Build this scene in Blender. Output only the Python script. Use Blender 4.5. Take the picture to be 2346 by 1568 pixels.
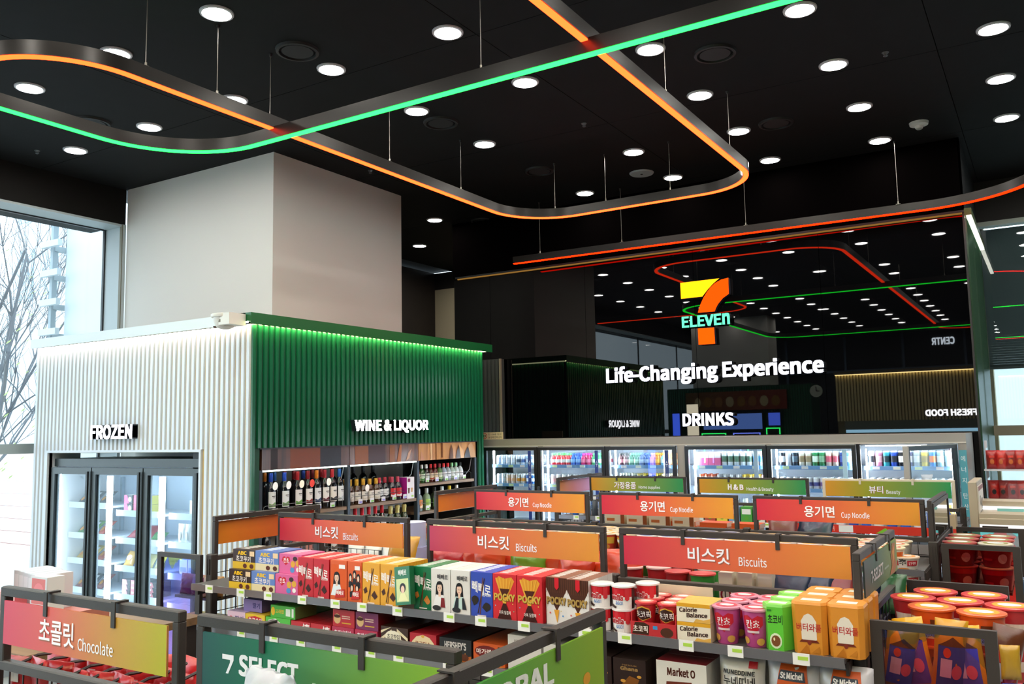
import bpy, math, random
from mathutils import Vector, Matrix
rnd = random.Random(11)
S = bpy.context.scene
COL = S.collection
PI = math.pi
for o in list(bpy.data.objects):
    bpy.data.objects.remove(o)

# ---------------------------------------------------------------- camera, sky, exposure
yaw, pitch, roll = math.radians(-31.707), math.radians(5.878), math.radians(-1.0826)
fw = Vector((math.sin(yaw) * math.cos(pitch), math.cos(yaw) * math.cos(pitch), math.sin(pitch)))
rt = Vector((math.cos(yaw), -math.sin(yaw), 0))
up = rt.cross(fw)
rt2 = math.cos(roll) * rt + math.sin(roll) * up
up2 = -math.sin(roll) * rt + math.cos(roll) * up
cd = bpy.data.cameras.new('camera')
cam = bpy.data.objects.new('camera', cd)
COL.objects.link(cam)
cam.matrix_world = Matrix(((rt2.x, up2.x, -fw.x, 0), (rt2.y, up2.y, -fw.y, 0), (rt2.z, up2.z, -fw.z, 2.05), (0, 0, 0, 1)))
cd.sensor_width = 36
cd.lens = 36 * 1985.5 / 2346
cd.clip_start = .05
S.camera = cam
W = bpy.data.worlds.new('overcast_sky')
S.world = W
W.use_nodes = True
bg = W.node_tree.nodes['Background']
bg.inputs[0].default_value = (.76, .90, 1.0, 1)
SKY, LAMP = 4.6, 126.0
bg.inputs[1].default_value = SKY
vs = S.view_settings
vs.view_transform = 'Standard'
vs.look = 'None'
vs.gamma = 1
vs.use_curve_mapping = False
vs.exposure = 0.0
cy = S.cycles
cy.max_bounces = 10
cy.transparent_max_bounces = 24
cy.caustics_reflective = False
cy.caustics_refractive = False
cy.sample_clamp_indirect = 6
try:
    cy.use_denoising = True
except Exception:
    pass

# ---------------------------------------------------------------- materials
def lin(h):
    h = h.lstrip('#')
    r = []
    for i in (0, 2, 4):
        c = int(h[i:i + 2], 16) / 255
        r.append(c / 12.92 if c <= .04045 else ((c + .055) / 1.055) ** 2.4)
    return r
MATS = {}
def m(h, r=.5, me=0, e=0, spec=.5, bump=0, grain=0, scale=40, coat=0):
    k = (h, r, me, e, spec, bump, grain, scale, coat)
    if k in MATS:
        return MATS[k]
    mt = bpy.data.materials.new('paint_' + str(h))
    mt.use_nodes = True
    nt = mt.node_tree
    b = nt.nodes['Principled BSDF']
    c = lin(h) if isinstance(h, str) else list(h)
    b.inputs['Base Color'].default_value = (*c, 1)
    b.inputs['Roughness'].default_value = r
    b.inputs['Metallic'].default_value = me
    b.inputs['Specular IOR Level'].default_value = spec
    b.inputs['Coat Weight'].default_value = coat
    if e:
        b.inputs['Emission Color'].default_value = (*c, 1)
        b.inputs['Emission Strength'].default_value = e
    if bump or grain:
        tc = nt.nodes.new('ShaderNodeTexCoord')
        ns = nt.nodes.new('ShaderNodeTexNoise')
        ns.inputs['Scale'].default_value = scale
        ns.inputs['Detail'].default_value = 5
        nt.links.new(tc.outputs['Object'], ns.inputs['Vector'])
        if bump:
            bp = nt.nodes.new('ShaderNodeBump')
            bp.inputs['Strength'].default_value = bump
            bp.inputs['Distance'].default_value = .01
            nt.links.new(ns.outputs['Fac'], bp.inputs['Height'])
            nt.links.new(bp.outputs[0], b.inputs['Normal'])
        if grain:
            cr = nt.nodes.new('ShaderNodeValToRGB')
            cr.color_ramp.elements[0].position = .3
            cr.color_ramp.elements[1].position = .7
            cr.color_ramp.elements[0].color = (*[x * (1 - grain) for x in c], 1)
            cr.color_ramp.elements[1].color = (*[min(1, x * (1 + grain)) for x in c], 1)
            nt.links.new(ns.outputs['Fac'], cr.inputs[0])
            nt.links.new(cr.outputs[0], b.inputs['Base Color'])
    MATS[k] = mt
    return mt
def emi(rgb, st=1.0):
    k = ('emi', tuple(rgb), st)
    if k not in MATS:
        mt = bpy.data.materials.new('light')
        mt.use_nodes = True
        nt = mt.node_tree
        nt.nodes.remove(nt.nodes['Principled BSDF'])
        e = nt.nodes.new('ShaderNodeEmission')
        e.inputs[0].default_value = (*rgb, 1)
        e.inputs[1].default_value = st
        nt.links.new(e.outputs[0], nt.nodes['Material Output'].inputs[0])
        MATS[k] = mt
    return MATS[k]
def schlick(nt, f0=.04, k=1.0):
    """reflectance of a thin pane, the same from both sides"""
    ge = nt.nodes.new('ShaderNodeNewGeometry')
    dt = nt.nodes.new('ShaderNodeVectorMath')
    dt.operation = 'DOT_PRODUCT'
    nt.links.new(ge.outputs['Normal'], dt.inputs[0])
    nt.links.new(ge.outputs['Incoming'], dt.inputs[1])
    out = dt.outputs['Value']
    for op, b, inv in (('ABSOLUTE', None, 0), ('SUBTRACT', 1.0, 1), ('POWER', 5.0, 0), ('MULTIPLY_ADD', (1 - f0) * k, 0)):
        n = nt.nodes.new('ShaderNodeMath')
        n.operation = op
        n.use_clamp = op != 'ABSOLUTE'
        if inv:
            n.inputs[0].default_value = b
            nt.links.new(out, n.inputs[1])
        else:
            nt.links.new(out, n.inputs[0])
            if b is not None:
                n.inputs[1].default_value = b
        if op == 'MULTIPLY_ADD':
            n.inputs[2].default_value = f0 * k
        out = n.outputs[0]
    return out
def glass(tint=(1, 1, 1), refl=1.0, k='clear'):
    k = ('glass', tuple(tint), refl, k)
    if k not in MATS:
        mt = bpy.data.materials.new('clear_pane')
        mt.use_nodes = True
        nt = mt.node_tree
        nt.nodes.remove(nt.nodes['Principled BSDF'])
        t = nt.nodes.new('ShaderNodeBsdfTransparent')
        t.inputs[0].default_value = (*tint, 1)
        g = nt.nodes.new('ShaderNodeBsdfGlossy')
        g.inputs['Roughness'].default_value = .01
        g.inputs[0].default_value = (refl, refl, refl, 1)
        mx = nt.nodes.new('ShaderNodeMixShader')
        for a, b in ((schlick(nt), mx.inputs[0]), (t.outputs[0], mx.inputs[1]), (g.outputs[0], mx.inputs[2]), (mx.outputs[0], nt.nodes['Material Output'].inputs[0])):
            nt.links.new(a, b)
        MATS[k] = mt
    return MATS[k]
def gradient(cols, axis=0, wave=0, r=.45, transp=False):
    """printed colour gradient along the object's own axis (object coordinates 0..1 through Generated)"""
    mt = bpy.data.materials.new('printed_gradient')
    mt.use_nodes = True
    nt = mt.node_tree
    b = nt.nodes['Principled BSDF']
    tc = nt.nodes.new('ShaderNodeTexCoord')
    sp = nt.nodes.new('ShaderNodeSeparateXYZ')
    nt.links.new(tc.outputs['Generated'], sp.inputs[0])
    fac = sp.outputs[axis]
    if wave:
        ns = nt.nodes.new('ShaderNodeTexNoise')
        ns.inputs['Scale'].default_value = 2.2
        nt.links.new(tc.outputs['Generated'], ns.inputs['Vector'])
        ma = nt.nodes.new('ShaderNodeMath')
        ma.operation = 'MULTIPLY_ADD'
        ma.inputs[1].default_value = wave
        nt.links.new(ns.outputs['Fac'], ma.inputs[0])
        nt.links.new(fac, ma.inputs[2])
        m2 = nt.nodes.new('ShaderNodeMath')
        m2.operation = 'SUBTRACT'
        m2.inputs[1].default_value = wave / 2
        nt.links.new(ma.outputs[0], m2.inputs[0])
        fac = m2.outputs[0]
    cr = nt.nodes.new('ShaderNodeValToRGB')
    el = cr.color_ramp.elements
    n = len(cols)
    for i, c in enumerate(cols):
        e = el[i] if i < 2 else el.new(.5)
        e.position = i / (n - 1) if i != 1 or n == 2 else 1 / (n - 1)
        e.color = (*lin(c), 1)
    nt.links.new(fac, cr.inputs[0])
    if transp:
        nt.nodes.remove(b)
        t = nt.nodes.new('ShaderNodeBsdfTransparent')
        g = nt.nodes.new('ShaderNodeBsdfGlossy')
        g.inputs['Roughness'].default_value = .03
        mx = nt.nodes.new('ShaderNodeMixShader')
        nt.links.new(cr.outputs[0], t.inputs[0])
        nt.links.new(schlick(nt), mx.inputs[0])
        nt.links.new(t.outputs[0], mx.inputs[1])
        nt.links.new(g.outputs[0], mx.inputs[2])
        nt.links.new(mx.outputs[0], nt.nodes['Material Output'].inputs[0])
    else:
        nt.links.new(cr.outputs[0], b.inputs['Base Color'])
        b.inputs['Roughness'].default_value = r
    return mt
def wood(c0, c1, scale=6, coat=0, r=.45, axis=0):
    mt = bpy.data.materials.new('wood')
    mt.use_nodes = True
    nt = mt.node_tree
    b = nt.nodes['Principled BSDF']
    tc = nt.nodes.new('ShaderNodeTexCoord')
    mp = nt.nodes.new('ShaderNodeMapping')
    sc = [scale * 5] * 3
    sc[axis] = scale * .35
    mp.inputs['Scale'].default_value = sc
    ns = nt.nodes.new('ShaderNodeTexNoise')
    ns.inputs['Detail'].default_value = 6
    ns.inputs['Scale'].default_value = 1.6
    cr = nt.nodes.new('ShaderNodeValToRGB')
    cr.color_ramp.elements[0].position = .35
    cr.color_ramp.elements[1].position = .65
    cr.color_ramp.elements[0].color = (*lin(c0), 1)
    cr.color_ramp.elements[1].color = (*lin(c1), 1)
    for a, d in ((tc.outputs['Object'], mp.inputs[0]), (mp.outputs[0], ns.inputs['Vector']), (ns.outputs['Fac'], cr.inputs[0]), (cr.outputs[0], b.inputs['Base Color'])):
        nt.links.new(a, d)
    b.inputs['Roughness'].default_value = r
    b.inputs['Coat Weight'].default_value = coat
    b.inputs['Coat Roughness'].default_value = .15
    return mt

# ---------------------------------------------------------------- mesh building
class G:
    def __init__(s):
        s.v, s.f, s.m = [], [], []
    def add(s, vs, fs, mi=0):
        o = len(s.v)
        s.v += [tuple(p) for p in vs]
        s.f += [tuple(i + o for i in f) for f in fs]
        s.m += [mi] * len(fs)
        return s
    def box(s, x0, y0, z0, x1, y1, z1, mi=0, mis=None):
        x0, x1 = min(x0, x1), max(x0, x1); y0, y1 = min(y0, y1), max(y0, y1); z0, z1 = min(z0, z1), max(z0, z1)
        vs = [(x0, y0, z0), (x1, y0, z0), (x1, y1, z0), (x0, y1, z0), (x0, y0, z1), (x1, y0, z1), (x1, y1, z1), (x0, y1, z1)]
        fs = [(0, 3, 2, 1), (4, 5, 6, 7), (0, 1, 5, 4), (1, 2, 6, 5), (2, 3, 7, 6), (3, 0, 4, 7)]  # bottom top front right back left
        s.add(vs, fs, mi)
        if mis:
            s.m[-6:] = mis
        return s
    def cham(s, x0, y0, z0, x1, y1, z1, c=.004, mi=0):
        """box with chamfered upright edges and top"""
        x0, x1 = min(x0, x1), max(x0, x1); y0, y1 = min(y0, y1), max(y0, y1)
        def ring(z, i):
            a = c + i
            return [(x0 + a, y0 + i, z), (x1 - a, y0 + i, z), (x1 - i, y0 + a, z), (x1 - i, y1 - a, z), (x1 - a, y1 - i, z), (x0 + a, y1 - i, z), (x0 + i, y1 - a, z), (x0 + i, y0 + a, z)]
        vs = ring(z0, 0) + ring(z1 - c, 0) + ring(z1, c)
        fs = [tuple(range(7, -1, -1)), tuple(range(16, 24))]
        for k in (0, 8):
            for i in range(8):
                j = (i + 1) % 8
                fs.append((k + i, k + j, k + 8 + j, k + 8 + i))
        return s.add(vs, fs, mi)
    def lathe(s, prof, n=14, c=(0, 0, 0), mi=0, cap0=True, cap1=True):
        vs, fs, ms = [], [], []
        for r, z in prof:
            for i in range(n):
                a = 2 * PI * i / n
                vs.append((c[0] + r * math.cos(a), c[1] + r * math.sin(a), c[2] + z))
        for k in range(len(prof) - 1):
            for i in range(n):
                j = (i + 1) % n
                fs.append((k * n + i, k * n + j, (k + 1) * n + j, (k + 1) * n + i))
                ms.append(mi[k] if isinstance(mi, (list, tuple)) else mi)
        if cap0:
            fs.append(tuple(range(n - 1, -1, -1)))
            ms.append(mi[0] if isinstance(mi, (list, tuple)) else mi)
        if cap1:
            b = (len(prof) - 1) * n
            fs.append(tuple(range(b, b + n)))
            ms.append(mi[-1] if isinstance(mi, (list, tuple)) else mi)
        s.add(vs, fs, 0)
        s.m[-len(ms):] = ms
        return s
    def tube(s, pts, r, n=6, mi=0):
        pts = [Vector(p) for p in pts]
        rr = r if isinstance(r, (list, tuple)) else [r] * len(pts)
        vs, fs = [], []
        for k, p in enumerate(pts):
            d = (pts[min(k + 1, len(pts) - 1)] - pts[max(k - 1, 0)]).normalized()
            a = d.cross(Vector((0, 0, 1)) if abs(d.z) < .9 else Vector((1, 0, 0))).normalized()
            b = d.cross(a)
            for i in range(n):
                t = 2 * PI * i / n
                vs.append(p + (a * math.cos(t) + b * math.sin(t)) * rr[k])
        for k in range(len(pts) - 1):
            for i in range(n):
                j = (i + 1) % n
                fs.append((k * n + i, k * n + j, (k + 1) * n + j, (k + 1) * n + i))
        fs.append(tuple(range(n - 1, -1, -1)))
        fs.append(tuple(range((len(pts) - 1) * n, len(pts) * n)))
        return s.add(vs, fs, mi)
    def solid(s, vs, fs, d, mi=0):
        """flat faces (x right, y up) thickened from y=0 (front) to y=d (back); returns prism in x,z with depth on y"""
        n = len(vs)
        P = [(p[0], .0007 * (p[2] if len(p) > 2 else 0), p[1]) for p in vs] + [(p[0], d + .0007 * (p[2] if len(p) > 2 else 0), p[1]) for p in vs]
        F = [tuple(f) for f in fs] + [tuple(i + n for i in reversed(f)) for f in fs]
        cnt = {}
        for f in fs:
            for i in range(len(f)):
                a, b = f[i], f[(i + 1) % len(f)]
                cnt[(min(a, b), max(a, b))] = cnt.get((min(a, b), max(a, b)), 0) + 1
        nf = len(F)
        for f in fs:
            for i in range(len(f)):
                a, b = f[i], f[(i + 1) % len(f)]
                if cnt[(min(a, b), max(a, b))] == 1:
                    F.append((b, a, a + n, b + n))
        s.add(P, F, mi)
        return s, len(fs), nf
    def build(s, name, mats, par=None, loc=None, smooth=False, soft=False, kind=None, label=None, rot=None):
        me = bpy.data.meshes.new(name)
        me.from_pydata(s.v, [], s.f)
        if not isinstance(mats, (list, tuple)):
            mats = [mats]
        for x in mats:
            me.materials.append(x)
        if len(mats) > 1:
            me.polygons.foreach_set('material_index', s.m)
        if smooth:
            me.polygons.foreach_set('use_smooth', [True] * len(s.f))
            if not soft:
                me.set_sharp_from_angle(angle=.7)
        me.update()
        return put(bpy.data.objects.new(name, me), par, loc, kind, label, rot)
KIDS = {}
def put(o, par=None, loc=None, kind=None, label=None, rot=None):
    COL.objects.link(o)
    if par is not None:
        o.parent = par
        KIDS.setdefault(par.name, []).append(o)
    if loc is not None:
        o.location = loc
    if rot is not None:
        o.rotation_euler = rot
    if kind:
        o['kind'] = kind
    if label:
        o['label'] = label
    return o
def short(l):
    for a, b in ((' from the left', ' from left'), ('on the front shelf of the noodle gondola', 'on the noodle gondola front shelf'), ('standing ', '') if ' behind the front one' in l else ('', ''), ('on the back shelf of the noodle gondola', 'on the noodle gondola back shelf'),
                 ('on the front shelf of the rear gondola left bay', 'on the rear gondola left bay'), (' in the front of the right end unit', ' in the right end unit'), (', upper shelf, ', ', top shelf of '), (', second shelf, ', ', second shelf of '),
                 ('on the upper shelf of the right wine bay', 'on the right wine bay upper shelf'), ('on the lower shelf of the right wine bay', 'on the right wine bay lower shelf')):
        if a:
            l = l.replace(a, b)
    return l
def tag(o, label, cat, group=None):
    label = short(label)
    o['label'] = label
    o['category'] = cat
    if group:
        o['group'] = group
    elif 'group' in o.keys():
        del o['group']
    return o
def T(name, label, cat, loc=(0, 0, 0), rz=0, group=None):
    o = bpy.data.objects.new(name, None)
    o.empty_display_size = .05
    put(o, None, loc)
    o.rotation_euler = (0, 0, rz)
    return tag(o, label, cat, group)
def ST(name):
    o = bpy.data.objects.new(name, None)
    put(o)
    o['kind'] = 'structure'
    return o
def dup(src, loc, label=None, rz=None, group=None, par=None):
    o = src.copy()
    COL.objects.link(o)
    o.parent = par
    if par is not None:
        KIDS.setdefault(par.name, []).append(o)
    else:
        o.location = loc
        if rz is not None:
            o.rotation_euler = (src.rotation_euler.x, src.rotation_euler.y, rz)
        if label:
            o['label'] = short(label)
        if group:
            o['group'] = group
    for c in KIDS.get(src.name, []):
        dup(c, None, par=o)
    return o

# ---------------------------------------------------------------- lettering
TXT = {}
import os
try:
    SANS = bpy.data.fonts.load(os.path.join(bpy.utils.system_resource('DATAFILES'), 'fonts', 'Noto Sans CJK Regular.woff2'))   # the typeface that ships inside Blender
except Exception:
    SANS = None
def load_text(lines, bold, sans=False):
    """every line of lettering becomes a flat mesh scaled to 0..1 in both directions"""
    cu = bpy.data.curves.new('lettering', 'FONT')
    cu.body = '\n'.join(lines)
    cu.resolution_u = 3
    if sans and SANS:
        cu.font = SANS
    cu.offset = 0 if sans else .014 if bold else .004
    cu.space_line = 2
    o = bpy.data.objects.new('lettering', cu)
    me = o.to_mesh()
    vs = [(v.co.x, v.co.y) for v in me.vertices]
    rows = {}
    for p in me.polygons:
        k = round((.35 - vs[p.vertices[0]][1]) / 2)
        rows.setdefault(k, []).append(tuple(p.vertices))
    assert len(rows) == len(lines), (len(rows), len(lines))
    for k, l in enumerate(lines):
        fs = rows[k]
        ids = sorted(set(i for f in fs for i in f))
        mp = {i: j for j, i in enumerate(ids)}
        pv = [vs[i] for i in ids]
        n0 = len(pv)
        if sans:      # heavier strokes: the outline laid down five times, slightly apart and one just behind the other
            d = .0155 if bold else .004
            pv = [(x + a * d, y + b * d * .8) for a, b in ((0, 0), (-1, -1), (1, -1), (1, 1), (-1, 1)) for x, y in pv]
            fs = [tuple(mp[i] + q * n0 for i in f) for q in range(5) for f in fs]
            mp = {i: i for i in range(5 * n0)}
        xa, xb = min(p[0] for p in pv), max(p[0] for p in pv)
        ya, yb = min(p[1] for p in pv), max(p[1] for p in pv)
        pv = [((p[0] - xa) / (xb - xa), (p[1] - ya) / (yb - ya)) for p in pv]
        nf = []
        for f in fs:
            f = [mp[i] for i in f]
            ar = sum(pv[f[i]][0] * pv[f[(i + 1) % len(f)]][1] - pv[f[(i + 1) % len(f)]][0] * pv[f[i]][1] for i in range(len(f)))
            nf.append(tuple(f) if ar > 0 else tuple(reversed(f)))
        TXT[(l, bold)] = (pv, nf, [i // n0 for i in range(len(pv))])
    o.to_mesh_clear()
    bpy.data.objects.remove(o)
    bpy.data.curves.remove(cu)
def letters(t, bold=True):
    """split a line into its letters (islands that overlap in x belong together)"""
    vs, fs, lay = TXT[(t, bold)]
    par = list(range(len(vs)))
    def find(i):
        while par[i] != i:
            par[i] = par[par[i]]
            i = par[i]
        return i
    for f in fs:
        for i in f[1:]:
            par[find(i)] = find(f[0])
    isl = {}
    for f in fs:
        isl.setdefault(find(f[0]), []).append(f)
    items = []
    for fl in isl.values():
        xs = [vs[i][0] for f in fl for i in f]
        items.append([min(xs), max(xs), fl])
    items.sort(key=lambda a: a[0])
    out = []
    for a in items:
        if out:
            b = out[-1]
            ov = min(a[1], b[1]) - max(a[0], b[0])
            if ov > .5 * min(a[1] - a[0], b[1] - b[0]):
                b[1] = max(a[1], b[1])
                b[2] += a[2]
                continue
        out.append(a)
    res = []
    for a in out:
        ids = sorted(set(i for f in a[2] for i in f))
        mp = {i: j for j, i in enumerate(ids)}
        res.append(([(*vs[i], lay[i]) for i in ids], [tuple(mp[i] for i in f) for f in a[2]]))
    return res

def clip(P, ax, lo, hi):
    for lim, sg in ((lo, 1), (hi, -1)):
        out = []
        for i in range(len(P)):
            a, b = P[i - 1], P[i]
            ia, ib = sg * (a[ax] - lim) >= 0, sg * (b[ax] - lim) >= 0
            if ia != ib:
                t = (lim - a[ax]) / (b[ax] - a[ax])
                out.append((a[0] + (b[0] - a[0]) * t, a[1] + (b[1] - a[1]) * t))
            if ib:
                out.append(b)
        P = out
        if len(P) < 3:
            return []
    return P
def gridded(P, n, nv):
    """cut a flat shape into small tiles so that it follows a curved surface"""
    vs, fs = [], []
    for i in range(-1, n + 1):
        A = clip(P, 0, i / n, (i + 1) / n)
        for j in range(-1, nv + 1) if A else ():
            B = clip(A, 1, j / nv, (j + 1) / nv)
            if len(B) > 2:
                fs.append(tuple(range(len(vs), len(vs) + len(B))))
                vs += B
    return vs, fs
# ---------------------------------------------------------------- flat print: shapes in 0..1 front coordinates
def prt(shapes, mp, name, par, r=.4, kind=None, label=None):
    """('r',x0,y0,x1,y1,c) ('e',cx,cy,rx,ry,c) ('p',pts,c) ('t',text,x0,y0,x1,y1,c[,bold[,tilt]]); later shapes lie on top"""
    g = G()
    mats, idx = [], {}
    for k, s in enumerate(shapes):
        c = s[6] if s[0] == 't' else s[-1]
        if c not in idx:
            idx[c] = len(mats)
            mats.append(c if not isinstance(c, str) else m(c, r, spec=.3))
        mi = idx[c]
        if s[0] == 'r':
            x0, y0, x1, y1 = s[1:5]
            n = max(1, int(abs(x1 - x0) * 14))
            vs = [(x0 + (x1 - x0) * i / n, y) for y in (y0, y1) for i in range(n + 1)]
            fs = [(i, i + 1, n + 2 + i, n + 1 + i) for i in range(n)]
        elif s[0] == 'e':
            cx, cy_, rx, ry = s[1:5]
            n = 14
            vs = [(cx + rx * math.cos(2 * PI * i / n), cy_ + ry * math.sin(2 * PI * i / n)) for i in range(n)]
            vs.append((cx, cy_))
            fs = [(i, (i + 1) % n, n) for i in range(n)]
        elif s[0] == 'p':
            vs = list(s[1])
            fs = [tuple(range(len(vs)))]
            ar = sum(vs[i][0] * vs[(i + 1) % len(vs)][1] - vs[(i + 1) % len(vs)][0] * vs[i][1] for i in range(len(vs)))
            if ar < 0:
                fs = [tuple(reversed(fs[0]))]
        else:
            tv, fs, lay = TXT[(s[1], s[7] if len(s) > 7 else True)]
            tl = s[8] if len(s) > 8 else 0
            vs = [(s[2] + (s[4] - s[2]) * x, s[3] + (s[5] - s[3]) * y + tl * x) for x, y in tv]
        if hasattr(mp, 'tiles') and s[0] != 't':
            if s[0] == 'r':
                P = [(s[1], s[2]), (s[3], s[2]), (s[3], s[4]), (s[1], s[4])]
            else:
                P = vs[:14] if s[0] == 'e' else vs
                if s[0] == 'p' and ar < 0:
                    P = P[::-1]
            vs, fs = gridded(P, *mp.tiles)
        g.add([mp(p[0], p[1], k + 1 + (.22 * lay[i] if s[0] == 't' else 0)) for i, p in enumerate(vs)], fs, mi)
    return g.build(name, mats, par, kind=kind, label=label)
def flat(x0, y, z0, w, h, eps=.0002):      # a front facing -Y
    return lambda u, v, k: (x0 + u * w, y - eps * k, z0 + v * h)
def side(x, y0, z0, w, h, sg=1, eps=.00035):      # a face facing +X (sg=1, u runs +Y) or -X (sg=-1, u runs -Y)
    return lambda u, v, k: (x + sg * eps * k, y0 + sg * u * w, z0 + v * h)
def wrap(r0, r1, z0, h, ang=2.6, eps=.0005, off=.0009):   # a cup or can seen from -Y
    def f(u, v, k):
        a = -PI / 2 + (u - .5) * ang
        r = r0 + (r1 - r0) * v + off + eps * k
        return (r * math.cos(a), r * math.sin(a), z0 + v * h)
    f.tiles = (12, 1)
    return f
ORD = ['first', 'second', 'third', 'fourth', 'fifth', 'sixth', 'seventh', 'eighth', 'ninth', 'tenth', 'eleventh', 'twelfth', 'thirteenth', 'fourteenth', 'fifteenth', 'sixteenth', 'seventeenth', 'eighteenth', 'nineteenth', 'twentieth']
BOLD = ["비스킷", "용기면", "가정용품", "초콜릿", "뷰티", "H & B", "7", "SELECT", "7-SELECT", "GLOBAL", "FROZEN", "WINE & LIQUOR", "Life-Changing Experience", "DRINKS", "ELEVEn", "FRESH FOOD", "CENTR",
        "빼빼로", "POCKY", "nutella", "Calorie", "Balance", "칸쵸", "초코비", "버터와플", "ABC", "초코쿠키", "쵸코하임", "쿠크다스", "HERSHEY'S", "마가렛트", "Ghana", "Market O", "NUNEDDINE", "누네띠네", "St Michel", "초코픽", "초코송이", "딸기", "고래밥", "초코파이", "情", "후레쉬베리", "辛", "SALE", "R", "19"]
REGU = ["Biscuits", "Cup Noodle", "Home supplies", "Health & Beauty", "Beauty", "Chocolate", "PEPERO", "&GO!", "CHOCOLATE", "original", "almond", "PREMIUM", "MADELEINES", "mini", "에너지·탄산", "수입맥주", "간면", "만 19세 미만", "술·담배 판매 금지", "chocolate", "#생크림 탄력거", "Casa", "Rosso", "2,900", "에", "너", "지", "탄", "산", "수", "입", "맥", "주", "더욱 달콤해", "빅브레드", "B"]
asc = lambda l: all(ord(c) < 128 for c in l)
load_text([l for l in BOLD if not asc(l)], True)
load_text([l for l in REGU if not asc(l)], False)
load_text([l for l in BOLD if asc(l)], True, True)
load_text([l for l in REGU if asc(l)], False, True)

# ================================================================ the room
DARK = m('#131214', .55, grain=.15, scale=6)
BLACK = m('#0a0a0b', .5)
CHAR = m('#2f2925', .5, bump=.05, scale=300)       # gondola steel
WHITE = m('#dfe0de', .6, bump=.03, scale=120)
CREAM = m('#e9e6dd', .45)
CZ = 4.51

# floor and ceiling
g = G().box(-8.2, -9, -.1, 4.6, 10.8, 0)
fl = g.build('floor', m('#aaa79f', .25, grain=.12, scale=3))
fl['kind'] = 'structure'
c = ST('ceiling')
G().box(-8.2, -9, CZ + .03, 4.6, 10.8, CZ + .1).build('ceiling_slab', BLACK, c)
xs = [-7.67 + 2.4 * i for i in range(6)]
ys = [-9 + 1.9 * i for i in range(12)]
pm = m('#080809', .8, grain=.25, scale=9, spec=.2)
for i in range(len(xs)):
    for j in range(len(ys)):
        x1 = min(xs[i] + 2.394, 4.58)
        y1 = min(ys[j] + 1.894, 10.78)
        G().box(xs[i], ys[j], CZ, x1, y1, CZ + .03).build('ceiling_panel', pm, c)

# left wall: dark beam over tall windows
wl = ST('wall_left')
brown = m('#0f0c0a', .7, grain=.2, scale=5, spec=.2)
G().box(-8.25, -9, 4.155, -7.67, 5.165, CZ).build('beam', brown, wl)
G().box(-8.25, 6.9, 0, -8.0, 10.8, CZ).build('rear_panel', m('#1d1511', .6, grain=.2, scale=4), wl)
G().box(-8.25, -9, -.05, -7.9, 5.16, .12).build('kerb', m('#8d9296', .6), wl)
rev = m('#aeb8bb', .5)
G().box(-7.92, -9, 4.135, -7.67, 5.134, 4.155).build('window_head', rev, wl)
G().box(-7.975, 5.134, 0, -7.66, 5.165, 4.155).build('window_jamb', rev, wl)
G().box(-7.70, 5.125, 2.9, -7.665, 5.134, 4.15).build('jamb_trim', m('#6f6a58', .5), wl)
frame_m = m('#1b1d1f', .4)
pane_m = glass((.93, .97, .98))
my = [-9, -6.6, -4.2, -1.8, .6, 2.9, 5.134]
for i in range(6):
    w = ST('window_%d' % (i + 3) if i else 'window_3')
    a, b = my[i], my[i + 1]
    G().box(-7.965, a, .12, -7.95, b, 4.135).build('pane', pane_m, w)
    G().box(-7.965, a, 4.125, -7.935, b, 4.135).build('top_rail', frame_m, w)
    G().box(-7.99, a, 1.93, -7.90, b, 2.02).build('transom', m('#8f9a9c', .4), w)
    G().box(-7.97, b - .014, .12, -7.94, b, 4.125).build('mullion', frame_m, w)

# painted column behind the booth
wp = G().box(-7.645, 5.165, 0, -5.593, 6.911, CZ).build('wall_pillar', m('#c9c6c0', .75, bump=.06, scale=90))
wp['kind'] = 'structure'

# rear wall
wb = ST('wall_back')
G().box(-8.2, 10.7, 4.25, 4.6, 10.9, CZ).build('bulkhead', m('#171210', .6), wb)
G().box(-8.2, 10.7, 0, -.5, 10.9, 4.25).build('wall_face', m('#b7a98c', .8, bump=.05, scale=80), wb)
G().box(-5.9, 8.31, 0, -.53, 10.0, CZ).build('mirror_core', BLACK, wb)
G().box(-5.9, 8.25, 3.86, -.515, 8.31, CZ).build('fascia', m('#040303', 1, spec=0), wb)
mir = bpy.data.materials.new('dark_mirror')
mir.use_nodes = True
b_ = mir.node_tree.nodes['Principled BSDF']
b_.inputs['Base Color'].default_value = (.0012, .0014, .0018, 1)
b_.inputs['Roughness'].default_value = .012
b_.inputs['IOR'].default_value = 1.44
e = [-5.9, -5.395, -4.175, -2.955, -1.735, -.515]
til = [.0, .0012, -.0006, .0008, -.0022]
for i in range(5):
    x0, x1 = e[i] + .002, e[i + 1] - .002
    d = til[i]
    vs = []
    nz = 1
    for z in (.0, 3.83):
        for x, y in ((x0, 8.27 + d * (x0 - x1) / 2), (x1, 8.27 - d * (x0 - x1) / 2), (x1, 8.305), (x0, 8.305)):
            vs.append((x, y, z))
    G().add(vs, [(0, 3, 2, 1), (4, 5, 6, 7), (0, 1, 5, 4), (1, 2, 6, 5), (2, 3, 7, 6), (3, 0, 4, 7)]).build('mirror_panel', mir, wb)
G().box(-5.83, 8.24, 3.832, -.53, 8.255, 3.845).build('led_strip', emi((.34, .17, .035), .8), wb)
G().box(-5.86, 8.235, 3.845, -.515, 8.27, 3.865).build('led_channel', BLACK, wb)
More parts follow.
